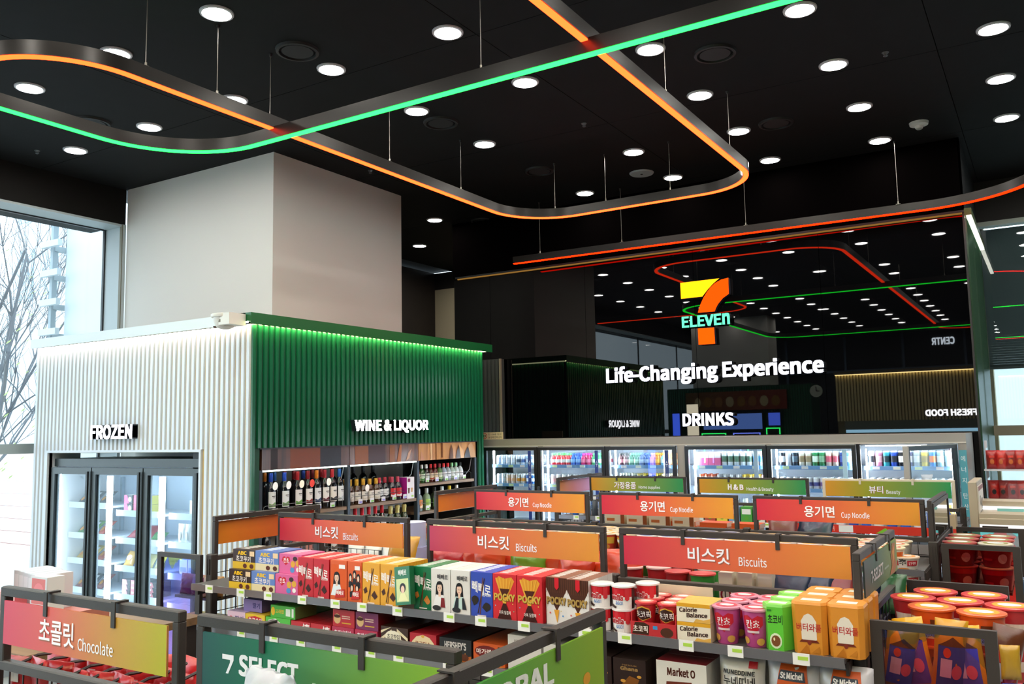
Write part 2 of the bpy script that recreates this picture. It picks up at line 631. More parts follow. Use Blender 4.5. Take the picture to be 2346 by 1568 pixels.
# return side of the mirror wall: fluted glossy panel with a light along its top
gr = m('#2a4430', .14, spec=1.0)
G().box(-.53, 8.25, 0, -.515, 10.02, CZ).build('return_panel', BLACK, wb)
nfl = 44
for i in range(nfl):
    y = 8.275 + i * 1.72 / nfl
    g = G()
    rr = 1.72 / nfl / 2 * .94
    prof = [(math.cos(-PI / 2 + PI * k / 4) * rr, math.sin(-PI / 2 + PI * k / 4) * rr) for k in range(5)]
    vs = [(-.515 + px, y + rr + py, z) for z in (0, 3.80) for px, py in prof]
    fs = [(k, k + 1, k + 6, k + 5) for k in range(4)] + [(5, 6, 7, 8, 9), (4, 3, 2, 1, 0)]
    g.add(vs, fs).build('flute', gr, wb)
G().box(-.515, 8.25, 3.82, -.46, 9.98, 3.88).build('light_cove', m('#3f4a24', .4), wb)
G().box(-.50, 8.27, 3.806, -.465, 9.97, 3.82).build('cove_light', emi((1, .95, .82), 9), wb)

# right-hand window with a lowered blind
w2 = ST('window_2')
G().box(-.51, 9.93, 4.04, 3.2, 10.05, 4.085).build('head_rail', m('#a9b5ab', .4), w2)
G().box(-.53, 9.95, 4.085, 3.2, 10.3, CZ).build('head_panel', m('#161312', .6), w2)
G().box(-.51, 9.97, .1, 3.2, 9.98, 4.04).build('pane', glass((.86, .92, .92)), w2)
G().box(-.51, 9.9, 1.915, 3.2, 10.06, 2.015).build('sill_rail', m('#7d7763', .5), w2)
for x in (.62, 1.9, 3.16):
    G().box(x, 9.93, .1, x + .05, 10.05, 4.05).build('mullion', m('#8d9790', .4), w2)
G().box(-.51, 9.9, 0, 3.2, 10.1, .1).build('kerb', m('#77736a', .6), w2)
g = G()
for i in range(58):
    z = 4.03 - i * .0245
    g.add([(-.5, 10.09, z), (3.2, 10.09, z), (3.2, 10.108, z - .0228), (-.5, 10.108, z - .0228)], [(0, 1, 2, 3)])
g.build('blind_slats', m('#5c6466', .5), w2, kind='stuff')
G().box(-.5, 10.085, 2.585, 3.2, 10.12, 2.61).build('blind_rail', m('#3a3f41', .5), w2)
# other walls, seen only in the mirror
wr = ST('wall_right')
G().box(4.55, -9, 0, 4.7, 10.8, CZ).build('wall_face', m('#1c1d1f', .6), wr)
wf = ST('wall_front')
G().box(-8.2, -9.1, 0, 4.6, -9.0, CZ).build('wall_face', m('#0e1216', .5), wf)
for x in [-7.9 + 1.5 * i for i in range(9)]:
    G().box(x, -9.0, 2.6, x + .06, -8.93, CZ).build('mullion', m('#5a6b80', .5), wf)
G().box(-8.2, -9.0, 3.5, 4.6, -8.94, 3.57).build('transom', m('#5a6b80', .5), wf)
G().box(-7.0, -3.4, 2.96, -5.2, -2.7, CZ).build('pier', m('#c9c6c0', .75), wf)

# ---------------------------------------------------------------- ribbed booth: frozen food and wine
BX0, BX1, BY0, BY1, BT = -7.67, -4.9, 4.33, 7.37, 2.866
bo = ST('wall_booth')
rib_w = m('#c4cbd2', .35)
back_w = m('#c2a872', .6)  # warm shade of the slat grooves put into the backing colour
rib_g = m('#0c5a3a', .22, spec=.7)
back_g = m('#07402a', .5)
RX0, RX1, RZ = -7.443, -5.449, 1.938
# front face backing with the freezer recess left open
G().box(BX0, BY0 + .014, 0, RX0, BY0 + .04, BT).build('front_backing', back_w, bo)
G().box(RX1, BY0 + .014, 0, BX1 - .014, BY0 + .04, BT).build('front_backing', back_w, bo)
G().box(RX0, BY0 + .014, RZ, RX1, BY0 + .04, BT).build('front_backing', back_w, bo)
n = 50
p = (BX1 - BX0) / n
def rib(x0, x1, z0, z1):
    a = .004
    vs = []
    for z in (z0, z1):
        vs += [(x0, BY0 + .014, z), (x0 + a, BY0, z), (x1 - a, BY0, z), (x1, BY0 + .014, z)]
    return G().add(vs, [(0, 1, 5, 4), (1, 2, 6, 5), (2, 3, 7, 6), (4, 5, 6, 7), (3, 2, 1, 0)])
for i in range(n):
    x0, x1 = BX0 + i * p, BX0 + i * p + p * .66
    inside = x1 > RX0 and x0 < RX1
    rib(x0, x1, RZ + .02 if inside else 0, BT).build('slat', rib_w, bo)
for x0, x1, z0, z1 in ((RX0 - .02, RX0, 0, RZ + .02), (RX1, RX1 + .02, 0, RZ + .02), (RX0, RX1, RZ, RZ + .02)):
    G().box(x0, BY0 - .006, z0, x1, BY0 + .3, z1).build('recess_edge', rib_w, bo)
G().box(RX0, BY0 + .04, RZ - .004, RX1, BY0 + .9, RZ).build('recess_soffit', m('#c9c4b0', .6), bo)
# green side facing the aisle, with the wine opening
OY0, OY1, OZ = 4.43, 7.255, 1.962
def ribg(y0, y1, z0, z1):
    a = .004
    vs = []
    for z in (z0, z1):
        vs += [(BX1 - .014, y0, z), (BX1, y0 + a, z), (BX1, y1 - a, z), (BX1 - .014, y1, z)]
    return G().add(vs, [(0, 1, 5, 4), (1, 2, 6, 5), (2, 3, 7, 6), (4, 5, 6, 7), (3, 2, 1, 0)])
G().box(BX1 - .04, BY0 + .04, 0, BX1 - .014, OY0, BT).build('side_backing', back_g, bo)
G().box(BX1 - .04, OY1, 0, BX1 - .014, BY1, BT).build('side_backing', back_g, bo)
G().box(BX1 - .04, OY0, OZ, BX1 - .014, OY1, BT).build('side_backing', back_g, bo)
n = 55
p = (BY1 - BY0 - .012) / n
for i in range(n):
    y0, y1 = BY0 + .012 + i * p, BY0 + .012 + i * p + p * .66
    inside = y1 > OY0 and y0 < OY1
    ribg(y0, y1, OZ if inside else 0, BT).build('slat', rib_g, bo, label='dark green slat')
# far end, seen in the mirror
G().box(BX0, BY1 - .03, 0, BX1 - .014, BY1, BT).build('end_face', back_g, bo)
for i in range(18):
    x0 = BX1 - .02 - (i + 1) * .055
    G().box(x0, BY1, 0, x0 + .036, BY1 + .014, BT).build('slat', rib_g, bo, label='dark green slat')
G().box(BX0, BY0 + .04, BT - .02, BX1 - .04, BY1 - .03, BT).build('roof', m('#6d6a62', .7), bo)
# coping with lights tucked behind its lip
cw = m('#cfd8d8', .45)
cg = m('#0d5a2c', .35)
G().box(BX0 - .02, BY0 - .05, BT + .012, BX1 - .01, BY0 + .2, BT + .075).build('coping', cw, bo)
G().box(BX0 - .02, BY0 - .05, BT - .004, BX1 - .01, BY0 - .044, BT + .012).build('coping_lip', cw, bo)
G().box(BX1 + .044, BY0 - .05, BT - .004, BX1 + .05, BY1 + .09, BT + .012).build('coping_lip', cg, bo, label='green coping lip')
G().box(BX1 - .14, BY0 - .05, BT + .012, BX1 + .05, BY1 + .09, BT + .075).build('coping', cg, bo, label='green coping')
G().box(BX0, BY1 - .1, BT + .012, BX1 - .14, BY1 + .09, BT + .075).build('coping', cg, bo, label='green coping')
G().box(BX0, BY0 - .03, BT + .004, BX1 - .01, BY0 - .022, BT + .012).build('led_strip', emi((1, .93, .82), 60), bo)
G().box(BX1 + .022, BY0 - .02, BT + .004, BX1 + .03, BY1 + .06, BT + .012).build('led_strip', emi((1, .98, .4), 100), bo)
G().box(BX0, BY1 + .02, BT + .002, BX1, BY1 + .05, BT + .012).build('led_strip', emi((.95, 1, .55), 5), bo)
# wine opening lining
dk = m('#1b1a1b', .5)
G().box(BX1 - .75, OY0, .3, BX1 - .72, OY1, OZ).build('opening_back', dk, bo)
G().box(BX1 - .72, OY0 - .02, .3, BX1 - .02, OY0, OZ).build('opening_side', dk, bo)
G().box(BX1 - .72, OY1, .3, BX1 - .02, OY1 + .02, OZ).build('opening_side', dk, bo)
# grey ribbed panel between booth and mirror
rp = ST('trim_rear_panel')
G().box(-5.9, 8.16, 0, -5.2, 8.24, 2.86).build('panel', m('#3a3f3e', .5), rp)
for i in range(13):
    G().box(-5.88 + i * .052, 8.15, 1.98, -5.85 + i * .052, 8.16, 2.85).build('slat', m('#424746', .5), rp)
G().box(-5.21, 8.145, 1.97, -5.19, 8.17, 2.86).build('edge', m('#8b8672', .5), rp)

# ---------------------------------------------------------------- behind the camera, seen in the dark mirror
fb = ST('wall_fresh_food_booth')
G().box(-3.55, -1.7, 0, .3, -1.05, 3.02).build('booth_body', m('#8a7f5c', .6), fb)
for i in range(70):
    G().box(-3.55 + i * .055, -1.05, 2.12, -3.515 + i * .055, -1.036, 3.0).build('slat', m('#e6daa8', .5), fb)
G().box(-3.57, -1.05, 3.012, .3, -.98, 3.07).build('coping', m('#6b6450', .5), fb)
G().box(-3.55, -1.03, 3.0, .3, -1.0, 3.012).build('led_strip', emi((1, .72, .3), 40), fb)
G().box(-3.4, -1.04, 1.955, .2, -.9, 2.12).build('case_header', m('#8a958c', .4), fb)
G().box(-3.38, -.96, 1.90, .2, -.9, 1.955).build('case_light', emi((.4, .75, 1), 14), fb)
cb = ST('wall_coffee_booth')
G().box(-7.6, -3.3, 0, -4.3, -2.6, 2.95).build('booth_body', m('#0b3d28', .5), cb)
for i in range(60):
    G().box(-7.6 + i * .055, -2.6, 1.8, -7.565 + i * .055, -2.586, 2.93).build('slat', rib_g, cb)

# ================================================================ lights on the ceiling
tpl = None
disc = emi((1, .965, .90), LAMP)
ring_m = m('#b9b9be', .4)
def downlight(x, y, label, group):
    global tpl
    if tpl is None:
        tpl = T('downlight', label, 'ceiling light', (x, y, CZ), 0, group)
        G().lathe([(.079, -.002), (.083, -.012), (.096, -.009), (.098, 0)], 24, cap0=False, cap1=False).build('trim_ring', ring_m, tpl, smooth=True)
        G().lathe([(.079, -.006), (.0785, -.004)], 24, cap1=False).build('diffuser', disc, tpl)
    else:
        dup(tpl, (x, y, CZ), label, group=group)
DX = [-6.92, -5.92, -4.93, -3.97, -3.0, -2.05, -1.1, -.14, .82, 1.78, 2.74]
DY = [-7.2, -6.25, -5.3, -4.35, -3.4, -2.45, -1.5, -.55, .4, 1.35, 2.3, 3.22, 4.17, 5.1, 6.04, 6.98, 7.93, 8.93, 9.9]
seen = {3.22: [-3.97, -4.93, -5.92], 4.17: [-6.92, -5.92, -4.93, -3.97, -3.0, -2.05, -1.1, -.14], 5.1: [-3.97, -3.0, -2.05, -1.1, -.14], 6.04: [-3.97, -2.05, -1.1, -.14],
        6.98: [-3.0, -2.05, -1.1, -.14], 7.93: [-3.97, -3.0, -2.05, -1.1, -.14, -5.92], 8.93: [-6.92, -5.92], 9.9: [-6.92, -5.92]}
for y in DY:
    k = 0
    for x in DX:
        inview = y in seen and x in seen[y]
        if y in seen and x < .5 and not inview:
            continue
        if y > 7.5 and x > .5 and y > 9.5:
            continue
        if y == 6.04 and x == -5.92:
            continue
        if inview:
            row = DY.index(y) - 10
            col = sorted(seen[y]).index(x)
            lb = 'round white recessed downlight, %s from left in the %s row from the camera' % (ORD[col], ORD[row - 1])
            downlight(x, y, lb, 'recessed downlights in the black ceiling')
        else:
            if x == -3.0 and y in (1.35, -.55): continue
            downlight(x, y, 'recessed downlight seen only mirrored, %s row from the front wall, %s from left' % ((ORD + ['twenty-first'])[DY.index(y)], ORD[DX.index(x)]), 'downlights seen only in the mirror')
for i, (x, y) in enumerate([(-3.95, 3.84), (-6.2, 3.86), (-3.97, 5.41), (-3.97, 6.98), (-1.72, 5.4), (-1.74, 6.97), (-7.2, 3.0), (-5.5, 8.3)]):
    t = T('air_diffuser', 'round black ceiling air diffuser, ' + ['near the top centre, above the leftmost hanging wire', 'over the green light band at left', 'beside the downlights above the white column', 'centre of the ceiling, left of the grey plate',
        'top right, above the orange light band', 'right of the orange band corner', 'over the left window beam', 'above the rear dark corner'][i], 'air vent', (x, y, CZ), 0, 'black ceiling air diffusers')
    G().lathe([(.115, -.002), (.118, -.018), (.135, -.016), (.14, 0)], 24, cap0=False, cap1=False).build('rim', m('#050505', .6), t, smooth=True)
    G().lathe([(.1, -.012), (.1, -.004)], 24).build('cone', m('#0b0b0c', .7), t)
t = T('ceiling_speaker', 'pale grey round speaker plate on the ceiling above the orange loop corner', 'speaker', (-3.2, 7.62, CZ))
G().lathe([(.108, -.014), (.116, -.006), (.118, 0)], 24).build('grille', m('#8f999b', .5), t)
G().lathe([(.012, -.018), (.012, -.014)], 8).build('centre_screw', BLACK, t)
t = T('smoke_detector', 'white smoke detector on the ceiling at upper right', 'smoke detector', (-.757, 7.647, CZ))
G().lathe([(.028, -.05), (.034, -.03), (.07, -.022), (.075, 0)], 18).build('housing', m('#c8ccca', .5), t, smooth=True)
G().lathe([(.02, -.058), (.024, -.05)], 12).build('sensor', m('#9aa09e', .5), t)
for i, (x, y) in enumerate([(-7.2, 4.0), (-5.27, 6.06), (-.77, 6.04), (-3.04, 6.09)]):
    t = T('sprinkler', 'tiny dark sprinkler head in the ceiling ' + ['by the left beam', 'above the white column corner', 'at upper right between downlights', 'in the centre between hanging wires'][i], 'sprinkler', (x, y, CZ), 0, 'sprinkler heads')
    G().lathe([(.006, -.03), (.016, -.024), (.008, -.018), (.022, -.002), (.024, 0)], 10).build('head', m('#55585c', .4, me=.6), t)

# ---------------------------------------------------------------- hanging light bands
def offset_path(P, d):
    out = []
    for i, p in enumerate(P):
        a, b = P[max(i - 1, 0)], P[min(i + 1, len(P) - 1)]
        t = Vector((b[0] - a[0], b[1] - a[1])).normalized()
        out.append((p[0] - t.y * d, p[1] + t.x * d))
    return out
def arc(cx, cy_, r, a0, a1, n=22):
    return [(cx + r * math.cos(math.radians(a0 + (a1 - a0) * i / n)), cy_ + r * math.sin(math.radians(a0 + (a1 - a0) * i / n))) for i in range(n + 1)]
def band(name, label, path, zb, col, wires, h=.082, w=.048):
    t = T(name, label, 'light band', (0, 0, 0), 0, 'hanging light bands')
    L, Rr = offset_path(path, w / 2), offset_path(path, -w / 2)
    n = len(path)
    def sweep(d, z0, z1, mi=0):
        A, B = offset_path(path, d), offset_path(path, -d)
        vs = [(*p, z0) for p in A] + [(*p, z0) for p in B] + [(*p, z1) for p in A] + [(*p, z1) for p in B]
        fs = []
        for i in range(n - 1):
            fs += [(i, i + 1, n + i + 1, n + i), (2 * n + i, 3 * n + i, 3 * n + i + 1, 2 * n + i + 1), (i, 2 * n + i, 2 * n + i + 1, i + 1), (n + i, n + i + 1, 3 * n + i + 1, 3 * n + i)]
        fs += [(0, n, 3 * n, 2 * n), (n - 1, 3 * n - 1, 4 * n - 1, 2 * n - 1)]
        return G().add(vs, fs)
    sweep(w / 2, zb + .004, zb + h).build('channel', m('#2a2724', .32, me=.5), t, smooth=True)
    sweep(w / 2 - .005, zb - .004, zb + .004).build('light_strip', col, t)
    for x, y in wires:
        wr_ = G().tube([(x, y, zb + h + .02), (x, y, CZ - .02)], .0022, 5).build('hanging_wire', m('#9a958a', .35, me=.8), t)
        g = G().box(x - .018, y - .008, zb + h, x + .018, y + .008, zb + h + .004)
        g.lathe([(.006, 0), (.006, .022)], 8, (x, y, zb + h + .004)).build('wire_clip', m('#a09a8c', .3, me=.8), wr_)
        G().lathe([(.007, 0), (.012, .018), (.012, .02)], 8, (x, y, CZ - .02)).build('wire_anchor', BLACK, wr_)
    return t
GRN, ORG, RED = emi((.11, 14, .47), 1), emi((14, .46, .075), 1), emi((11, .085, .004), 1)
gp = [(1.6, 3.78)] + [(-4.29, 3.78)] + arc(-4.29, 3.13, .65, 90, 180)[1:] + [(-4.94, -1.55)] + arc(-4.29, -1.55, .65, 180, 270)[1:] + [(1.6, -2.2)]
band('green_light_band', 'green glowing band hanging from the ceiling, straight across with a rounded left corner', gp, 3.925, GRN,
     [(-4.13, 3.78), (-2.5, 3.78), (-1.1, 3.78), (.5, 3.78), (-4.94, 1.2), (-4.94, 2.4)])
op = [(-7.0, 2.2)] + [(-4.62, 2.2)] + arc(-4.62, 2.75, .53, -90, 0)[1:] + [(-4.09, 6.35)] + arc(-3.54, 6.35, .55, 180, 90)[1:] + [(-2.36, 6.9)] + arc(-2.36, 6.4, .5, 90, 0)[1:] + [(-1.86, -2.9)] + arc(-1.36, -2.9, .5, 180, 270)[1:] + [(3.2, -3.4)]
band('orange_light_band', 'warm orange glowing band hanging in a rounded loop above the gondolas', op, 3.995, ORG,
     [(-4.09, 3.33), (-4.09, 2.85), (-4.09, 4.92), (-4.09, 5.85), (-3.25, 6.9), (-2.64, 6.9), (-1.86, 4.85), (-1.86, 6.09), (-1.86, 2.2), (-1.86, .3), (-3.75, 6.87)])
rpth = [(-4.88, 7.97), (-.8, 8.07)] + arc(-.8, 7.16, .91, 90, 0)[1:] + [(.11, -1.5)]
band('red_light_band', 'deep orange red band hanging along the top of the dark mirror wall', rpth, 3.87, RED, [(-1.0, 8.035), (-3.6, 7.995), (-2.33, 8.02), (-4.55, 7.975)], h=.075, w=.045)

# ---------------------------------------------------------------- illuminated lettering
def sign3d(name, label, text, mp_pt, depth, face, side_m, w, h, rotz, loc, cat='sign', mirror=False):
    t = T(name, label, cat, loc, rotz)
    for vs, fs in letters(text):
        g = G()
        g.solid([(x * w, y * h, q) for x, y, q in vs], fs, depth)
        nf = len(fs)
        g.m = [0] * nf + [1] * (len(g.f) - nf)
        g.build('letter', [face, side_m], t)
    return t
FACE = emi((1, 1, 1.12), 6)
FACE2 = emi((1, 1, 1.15), 2.6)
navy = m('#1c2530', .5)
# y local = 0 is the lit front, depth runs back to the wall
sign3d('frozen_sign', 'white lit FROZEN letters on the cream slatted wall', 'FROZEN', None, .05, FACE, navy, .555, .118, 0, (-6.752, BY0 - .052, 2.046))
sign3d('wine_sign', 'white lit WINE & LIQUOR letters on the green slatted wall', 'WINE & LIQUOR', None, .05, emi((1, 1, 1.05), 30), navy, .985, .112, PI / 2, (BX1 + .052, 5.38, 2.056))
sign3d('drinks_sign', 'white lit DRINKS letters low on the dark mirror wall', 'DRINKS', None, .06, FACE2, navy, .515, .128, 0, (-3.102, 8.2, 2.064))
sign3d('slogan_sign', 'white lit Life-Changing Experience letters across the dark mirror wall', 'Life-Changing Experience', None, .065, FACE2, navy, 2.19, .212, 0, (-3.92, 8.2, 2.483))
sign3d('fresh_food_sign', 'white lit FRESH FOOD letters seen mirrored in the dark wall', 'FRESH FOOD', None, .03, emi((1, 1, 1), 40), navy, .84, .12, PI, (-1.16, -1.0, 2.18))
sign3d('centre_sign', 'small lit CENTR letters high on the front wall, seen mirrored', 'CENTR', None, .03, emi((.8, .9, 1), 14), navy, .55, .2, PI, (-2.1, -8.9, 4.12))
lg = T('store_logo', 'large lit orange and yellow numeral seven with green lettering on the mirror wall', 'sign', (0, 8.2, 0))
def slab(pts, d, name, col, par, y=0):
    g = G()
    ar = sum(pts[i][0] * pts[(i + 1) % len(pts)][1] - pts[(i + 1) % len(pts)][0] * pts[i][1] for i in range(len(pts)))
    if ar < 0:
        pts = pts[::-1]
    n = len(pts)
    g.add([(x, y, z) for x, z in pts] + [(x, y + d, z) for x, z in pts], [tuple(range(n)), tuple(range(2 * n - 1, n - 1, -1))] + [(i + n, (i + 1) % n + n, (i + 1) % n, i) for i in range(n)])
    g.m = [0] + [1] * (n + 1)
    return g.build(name, [col, navy], par)
slab([(-3.07, 3.498), (-2.668, 3.501), (-2.73, 3.457), (-2.789, 3.403), (-2.846, 3.338), (-3.068, 3.336)], .06, 'yellow_bar', emi((3, 1.0, .012), 1), lg, .0)
slab([(-2.578, 3.497), (-2.58, 3.339), (-2.641, 3.302), (-2.692, 3.248), (-2.715, 3.21), (-2.728, 3.179), (-2.899, 3.181), (-2.885, 3.225), (-2.863, 3.275), (-2.835, 3.328), (-2.80, 3.377), (-2.762, 3.42), (-2.715, 3.458), (-2.65, 3.487)], .06, 'orange_stroke', emi((2.5, .13, .003), 1), lg)
slab([(-2.906, 3.025), (-2.741, 3.022), (-2.738, 2.862), (-2.905, 2.863)], .06, 'orange_foot', emi((2.5, .16, .003), 1), lg)
for vs, fs in letters('ELEVEn'):
    top = max(p[1] for p in vs)
    vs = [(x, y / top, q) for x, y, q in vs]
    g = G()
    g.solid([(-3.07 + x * .488, 3.043 + y * .112, q) for x, y, q in vs], fs, .06)
    g.m = [0] * len(fs) + [1] * (len(g.f) - len(fs))
    g.build('letter', [emi((.22, 1.5, .8), 1), navy], lg)
# notice standing on the cooler top
t = T('age_notice', 'small beige age limit notice standing on the left end of the cooler top', 'notice', (-5.115, 7.615, 1.9675))
G().box(0, 0, 0, .275, .012, .075).build('board', m('#d8c9a4', .6), t)
prt([('e', .18, .5, .12, .42, '#b3202a'), ('e', .18, .5, .092, .33, '#d8c9a4'), ('t', '19', .12, .3, .24, .7, '#222222'), ('t', '만 19세 미만', .36, .56, .95, .84, '#3a3a3a', False), ('t', '술·담배 판매 금지', .36, .16, .95, .46, '#3a3a3a', False)], flat(0, 0, 0, .275, .075), 'lettering', t)
# security camera on the booth corner
t = T('security_camera', 'white dome security camera on the top corner of the slatted booth', 'camera', (-5.03, 4.2, 2.905))
G().lathe([(.03, -.082), (.062, -.068), (.08, -.03), (.084, 0)], 18).build('dome', m('#d2cdc4', .3), t, smooth=True)
G().lathe([(.096, 0), (.1, .006), (.1, .022), (.094, .026)], 20).build('mount_plate', m('#dad8d2', .4), t, smooth=True)
G().box(.02, -.075, -.06, .13, .075, .024).build('bracket', m('#d4d2cc', .4), t)
G().box(.02, -.076, -.04, .04, -.073, -.02).build('bolt', m('#6a5a40', .4), t)
G().lathe([(.012, -.012), (.016, 0)], 10, (-.052, -.045, -.062)).build('lens', m('#3a1f18', .2), t)

# ---------------------------------------------------------------- things mirrored in the dark wall
t = T('menu_board', 'long dim menu board over the coffee counter, seen mirrored', 'menu board', (-7.1, -2.5, 2.42))
G().box(0, 0, 0, 2.3, .05, .42).build('board', gradient(['#6a4a14', '#7a3a10', '#8a2a10'], 0), t)
prt([('e', .1 + .11 * i, .45, .04, .28, ['#9a6a2a', '#c9b28a', '#a06a3a'][i % 3]) for i in range(8)], lambda u, v, k: (2.3 - u * 2.3, .05 + .0004 * k, v * .42), 'food_pictures', t)
for i, (x, w, z0, z1, col, lb) in enumerate([(-7.1, .3, 1.0, 2.6, (.75, .68, .5), 'pale poster stand beside the coffee counter, seen mirrored'), (-7.45, .2, 1.0, 2.4, (.05, .12, .8), 'blue lit poster column at the left of the coffee counter, seen mirrored'),
        (-6.68, 1.35, 1.98, 2.36, (.06, .12, .35), 'wide blue lit screen of the coffee machine, seen mirrored'), (-5.22, .28, 2.05, 2.36, (.05, .1, .55), 'small blue lit screen at the right of the coffee machine, seen mirrored')]):
    t = T('lit_display', lb, 'screen', (x, -2.45, z0))
    G().box(0, -.06, 0, w, 0, z1 - z0).build('housing', m('#20242a', .4), t)
    G().box(.015, 0, .02, w - .015, .004, z1 - z0 - .02).build('lit_panel', emi(col, 18), t)
for x, z0, w, h, col in ((-6.7, 1.3, .56, .62, (.1, 3, .5)), (-5.25, 1.3, .3, .72, (.1, 3, .5)), (-5.98, 1.3, .6, .62, (.5, .7, 3))):
    t = T('vending_machine', {-6.7: 'coffee machine outlined in green light, left of two seen mirrored', -5.25: 'small machine outlined in green light at right, seen mirrored', -5.98: 'coffee machine outlined in blue white light, seen mirrored'}[x], 'machine', (x, -2.5, z0))
    G().box(0, 0, -1.3, w, .1, h).build('cabinet', m('#14171a', .4), t)
    g = G()
    g.box(0, .1, 0, .02, .115, h).box(w - .02, .1, 0, w, .115, h).box(.02, .1, h - .02, w - .02, .115, h)
    g.build('neon_outline', emi(col, 8), t)
t = T('wall_clock', 'round white wall clock on the dark wall, seen mirrored', 'clock', (-4.2, -2.585, 2.78), 0)
tt = G().lathe([(.13, 0), (.13, .02)], 24)
tt.v = [(x, z, y) for x, y, z in tt.v]
tt.build('dial', m('#cfd0c8', .5), t)
G().box(-.006, .022, 0, .006, .026, .09).build('hand', BLACK, t)
G().box(0, .022, -.006, .07, .026, .006).build('hand', BLACK, t)

# ================================================================ freezer set in the cream wall
fz = T('glass_door_freezer', 'dark grey three door glass freezer built into the cream slatted wall', 'freezer', (-7.42, 4.35, 0))
dg = m('#2c3335', .28, spec=.6)
iw = m('#e8eef4', .4)
WID = 1.965
G().box(0, .03, 1.82, WID, .6, 1.886).build('header', dg, fz)
G().box(0, .06, .1, .02, .62, 1.82).build('side_wall', iw, fz)
G().box(WID - .02, .06, .1, WID, .62, 1.82).build('side_wall', iw, fz)
G().box(.02, .6, .1, WID - .02, .62, 1.82).build('back_wall', m('#c6d8ea', .4), fz)
G().box(.02, .06, 1.79, WID - .02, .6, 1.82).build('inner_ceiling', iw, fz)
G().box(0, .03, 0, WID, .62, .1).build('plinth', dg, fz)
db = [(.0, .585), (.59, 1.272), (1.277, 1.965)]
led = emi((.86, .95, 1.0), 22)
door_glass = glass((.90, .95, .98), .9)
for i, (a, b) in enumerate(db):
    d = G()
    z0, z1, f = .1, 1.812, .055
    d.box(a + .004, 0, z0, a + f, .04, z1).box(b - f, 0, z0, b - .004, .04, z1).box(a + f, 0, z1 - f, b - f, .04, z1).box(a + f, 0, z0, b - f, .04, z0 + f)
    d = d.build('door', dg, fz)
    G().box(a + f, .015, z0 + f, b - f, .022, z1 - f).build('pane', door_glass, d)
    G().box(b - .035, -.028, .5, b - .012, -.012, z1 - .03).build('handle', m('#15181a', .3), d)
    G().box(a + f + .002, .026, z0 + f, a + f + .014, .036, z1 - f).build('gasket', m('#7f8f9a', .5), d)
    if i:
        G().box(a + .065, .10, .2, a + .105, .13, 1.74).build('light_tube', led, fz)
    else:
        G().box(a + .06, .05, .2, a + .066, .056, 1.76).build('light_tube', led, fz)
sh_z = [[1.48, 1.22, 1.004, .76], [1.43, 1.205, .98, .75], [1.426, 1.203, .96, .73]]
clr = m('#dbe9f2', .2)
for i, (a, b) in enumerate(db):
    for z in sh_z[i]:
        s = G().box(a + (.12 if i else .03), .17, z - .018, b - .02, .6, z).build('shelf', m('#cfdbe6', .3), fz)
        G().box(a + (.12 if i else .03), .155, z - .022, b - .02, .165, z + .028).build('front_lip', clr, s)
    for x in (a + .14,):
        G().box(x, .57, .3, x + .03, .598, 1.7).build('slotted_rail', m('#9fb4c4', .4, me=.5), fz)
# frozen goods
def bag(w, h, d, seed=0, n=7):
    """pillow bag: crimped top and bottom, puffed middle"""
    r = random.Random(seed)
    vs, fs = [], []
    nu, nv = 8, n
    for sd in (-1, 1):
        for j in range(nv + 1):
            v = j / nv
            for i in range(nu + 1):
                u = i / nu
                puff = (math.sin(PI * v) ** .6) * (math.sin(PI * u) ** .5)
                edge = 1 - .09 * math.sin(PI * v) if 0 < i < nu else 1 - .05 * math.sin(PI * v)
                jx = (r.random() - .5) * .018 * w
                jy = (r.random() - .5) * .16 * d if 0 < i < nu and 0 < j < nv else 0
                vs.append(((u - .5) * w * edge + jx, sd * (.5 * d * puff + .0012) + jy * sd, v * h + (r.random() - .5) * .012 * h * (j > 0)))
    st = nu + 1
    off = (nv + 1) * st
    for j in range(nv):
        for i in range(nu):
            a = j * st + i
            fs.append((a, a + 1, a + st + 1, a + st))
            b = off + a
            fs.append((b + 1, b, b + st, b + st + 1))
    for j in range(nv):
        fs.append((j * st, (j + 1) * st, off + (j + 1) * st, off + j * st))
        fs.append((j * st + nu, off + j * st + nu, off + (j + 1) * st + nu, (j + 1) * st + nu))
    for i in range(nu):
        fs.append((i, off + i, off + i + 1, i + 1))
        fs.append((nv * st + i, nv * st + i + 1, off + nv * st + i + 1, off + nv * st + i))
    return G().add(vs, fs)
def foil(h, r=.28):
    return m(h, r, spec=.7, bump=.15, scale=30)
def bagthing(name, label, cat, w, h, d, col, loc, rz=0, tilt=0, seed=0, group=None, prints=None):
    t = T(name, label, cat, loc, rz, group)
    t.rotation_euler = (tilt, 0, rz)
    bag(w, h, d, seed).build('wrapper', foil(col), t, smooth=True, soft=True)
    if prints:
        def mp(u, v, k):
            return ((u - .5) * w * .8, -d * .5 * (max(0, math.sin(PI * (.1 + .8 * u))) ** .5) * (max(0, math.sin(PI * (.08 + .84 * v))) ** .6) - .05 * d - .001 - .0006 * k, h * (.08 + .84 * v))
        mp.tiles = (8, 8)
        prt(prints, mp, 'print', t)
    return t
FX, FY = -7.42, 4.35
sides = ['left', 'middle', 'right']
lvl = ['top', 'second', 'third', 'fourth']
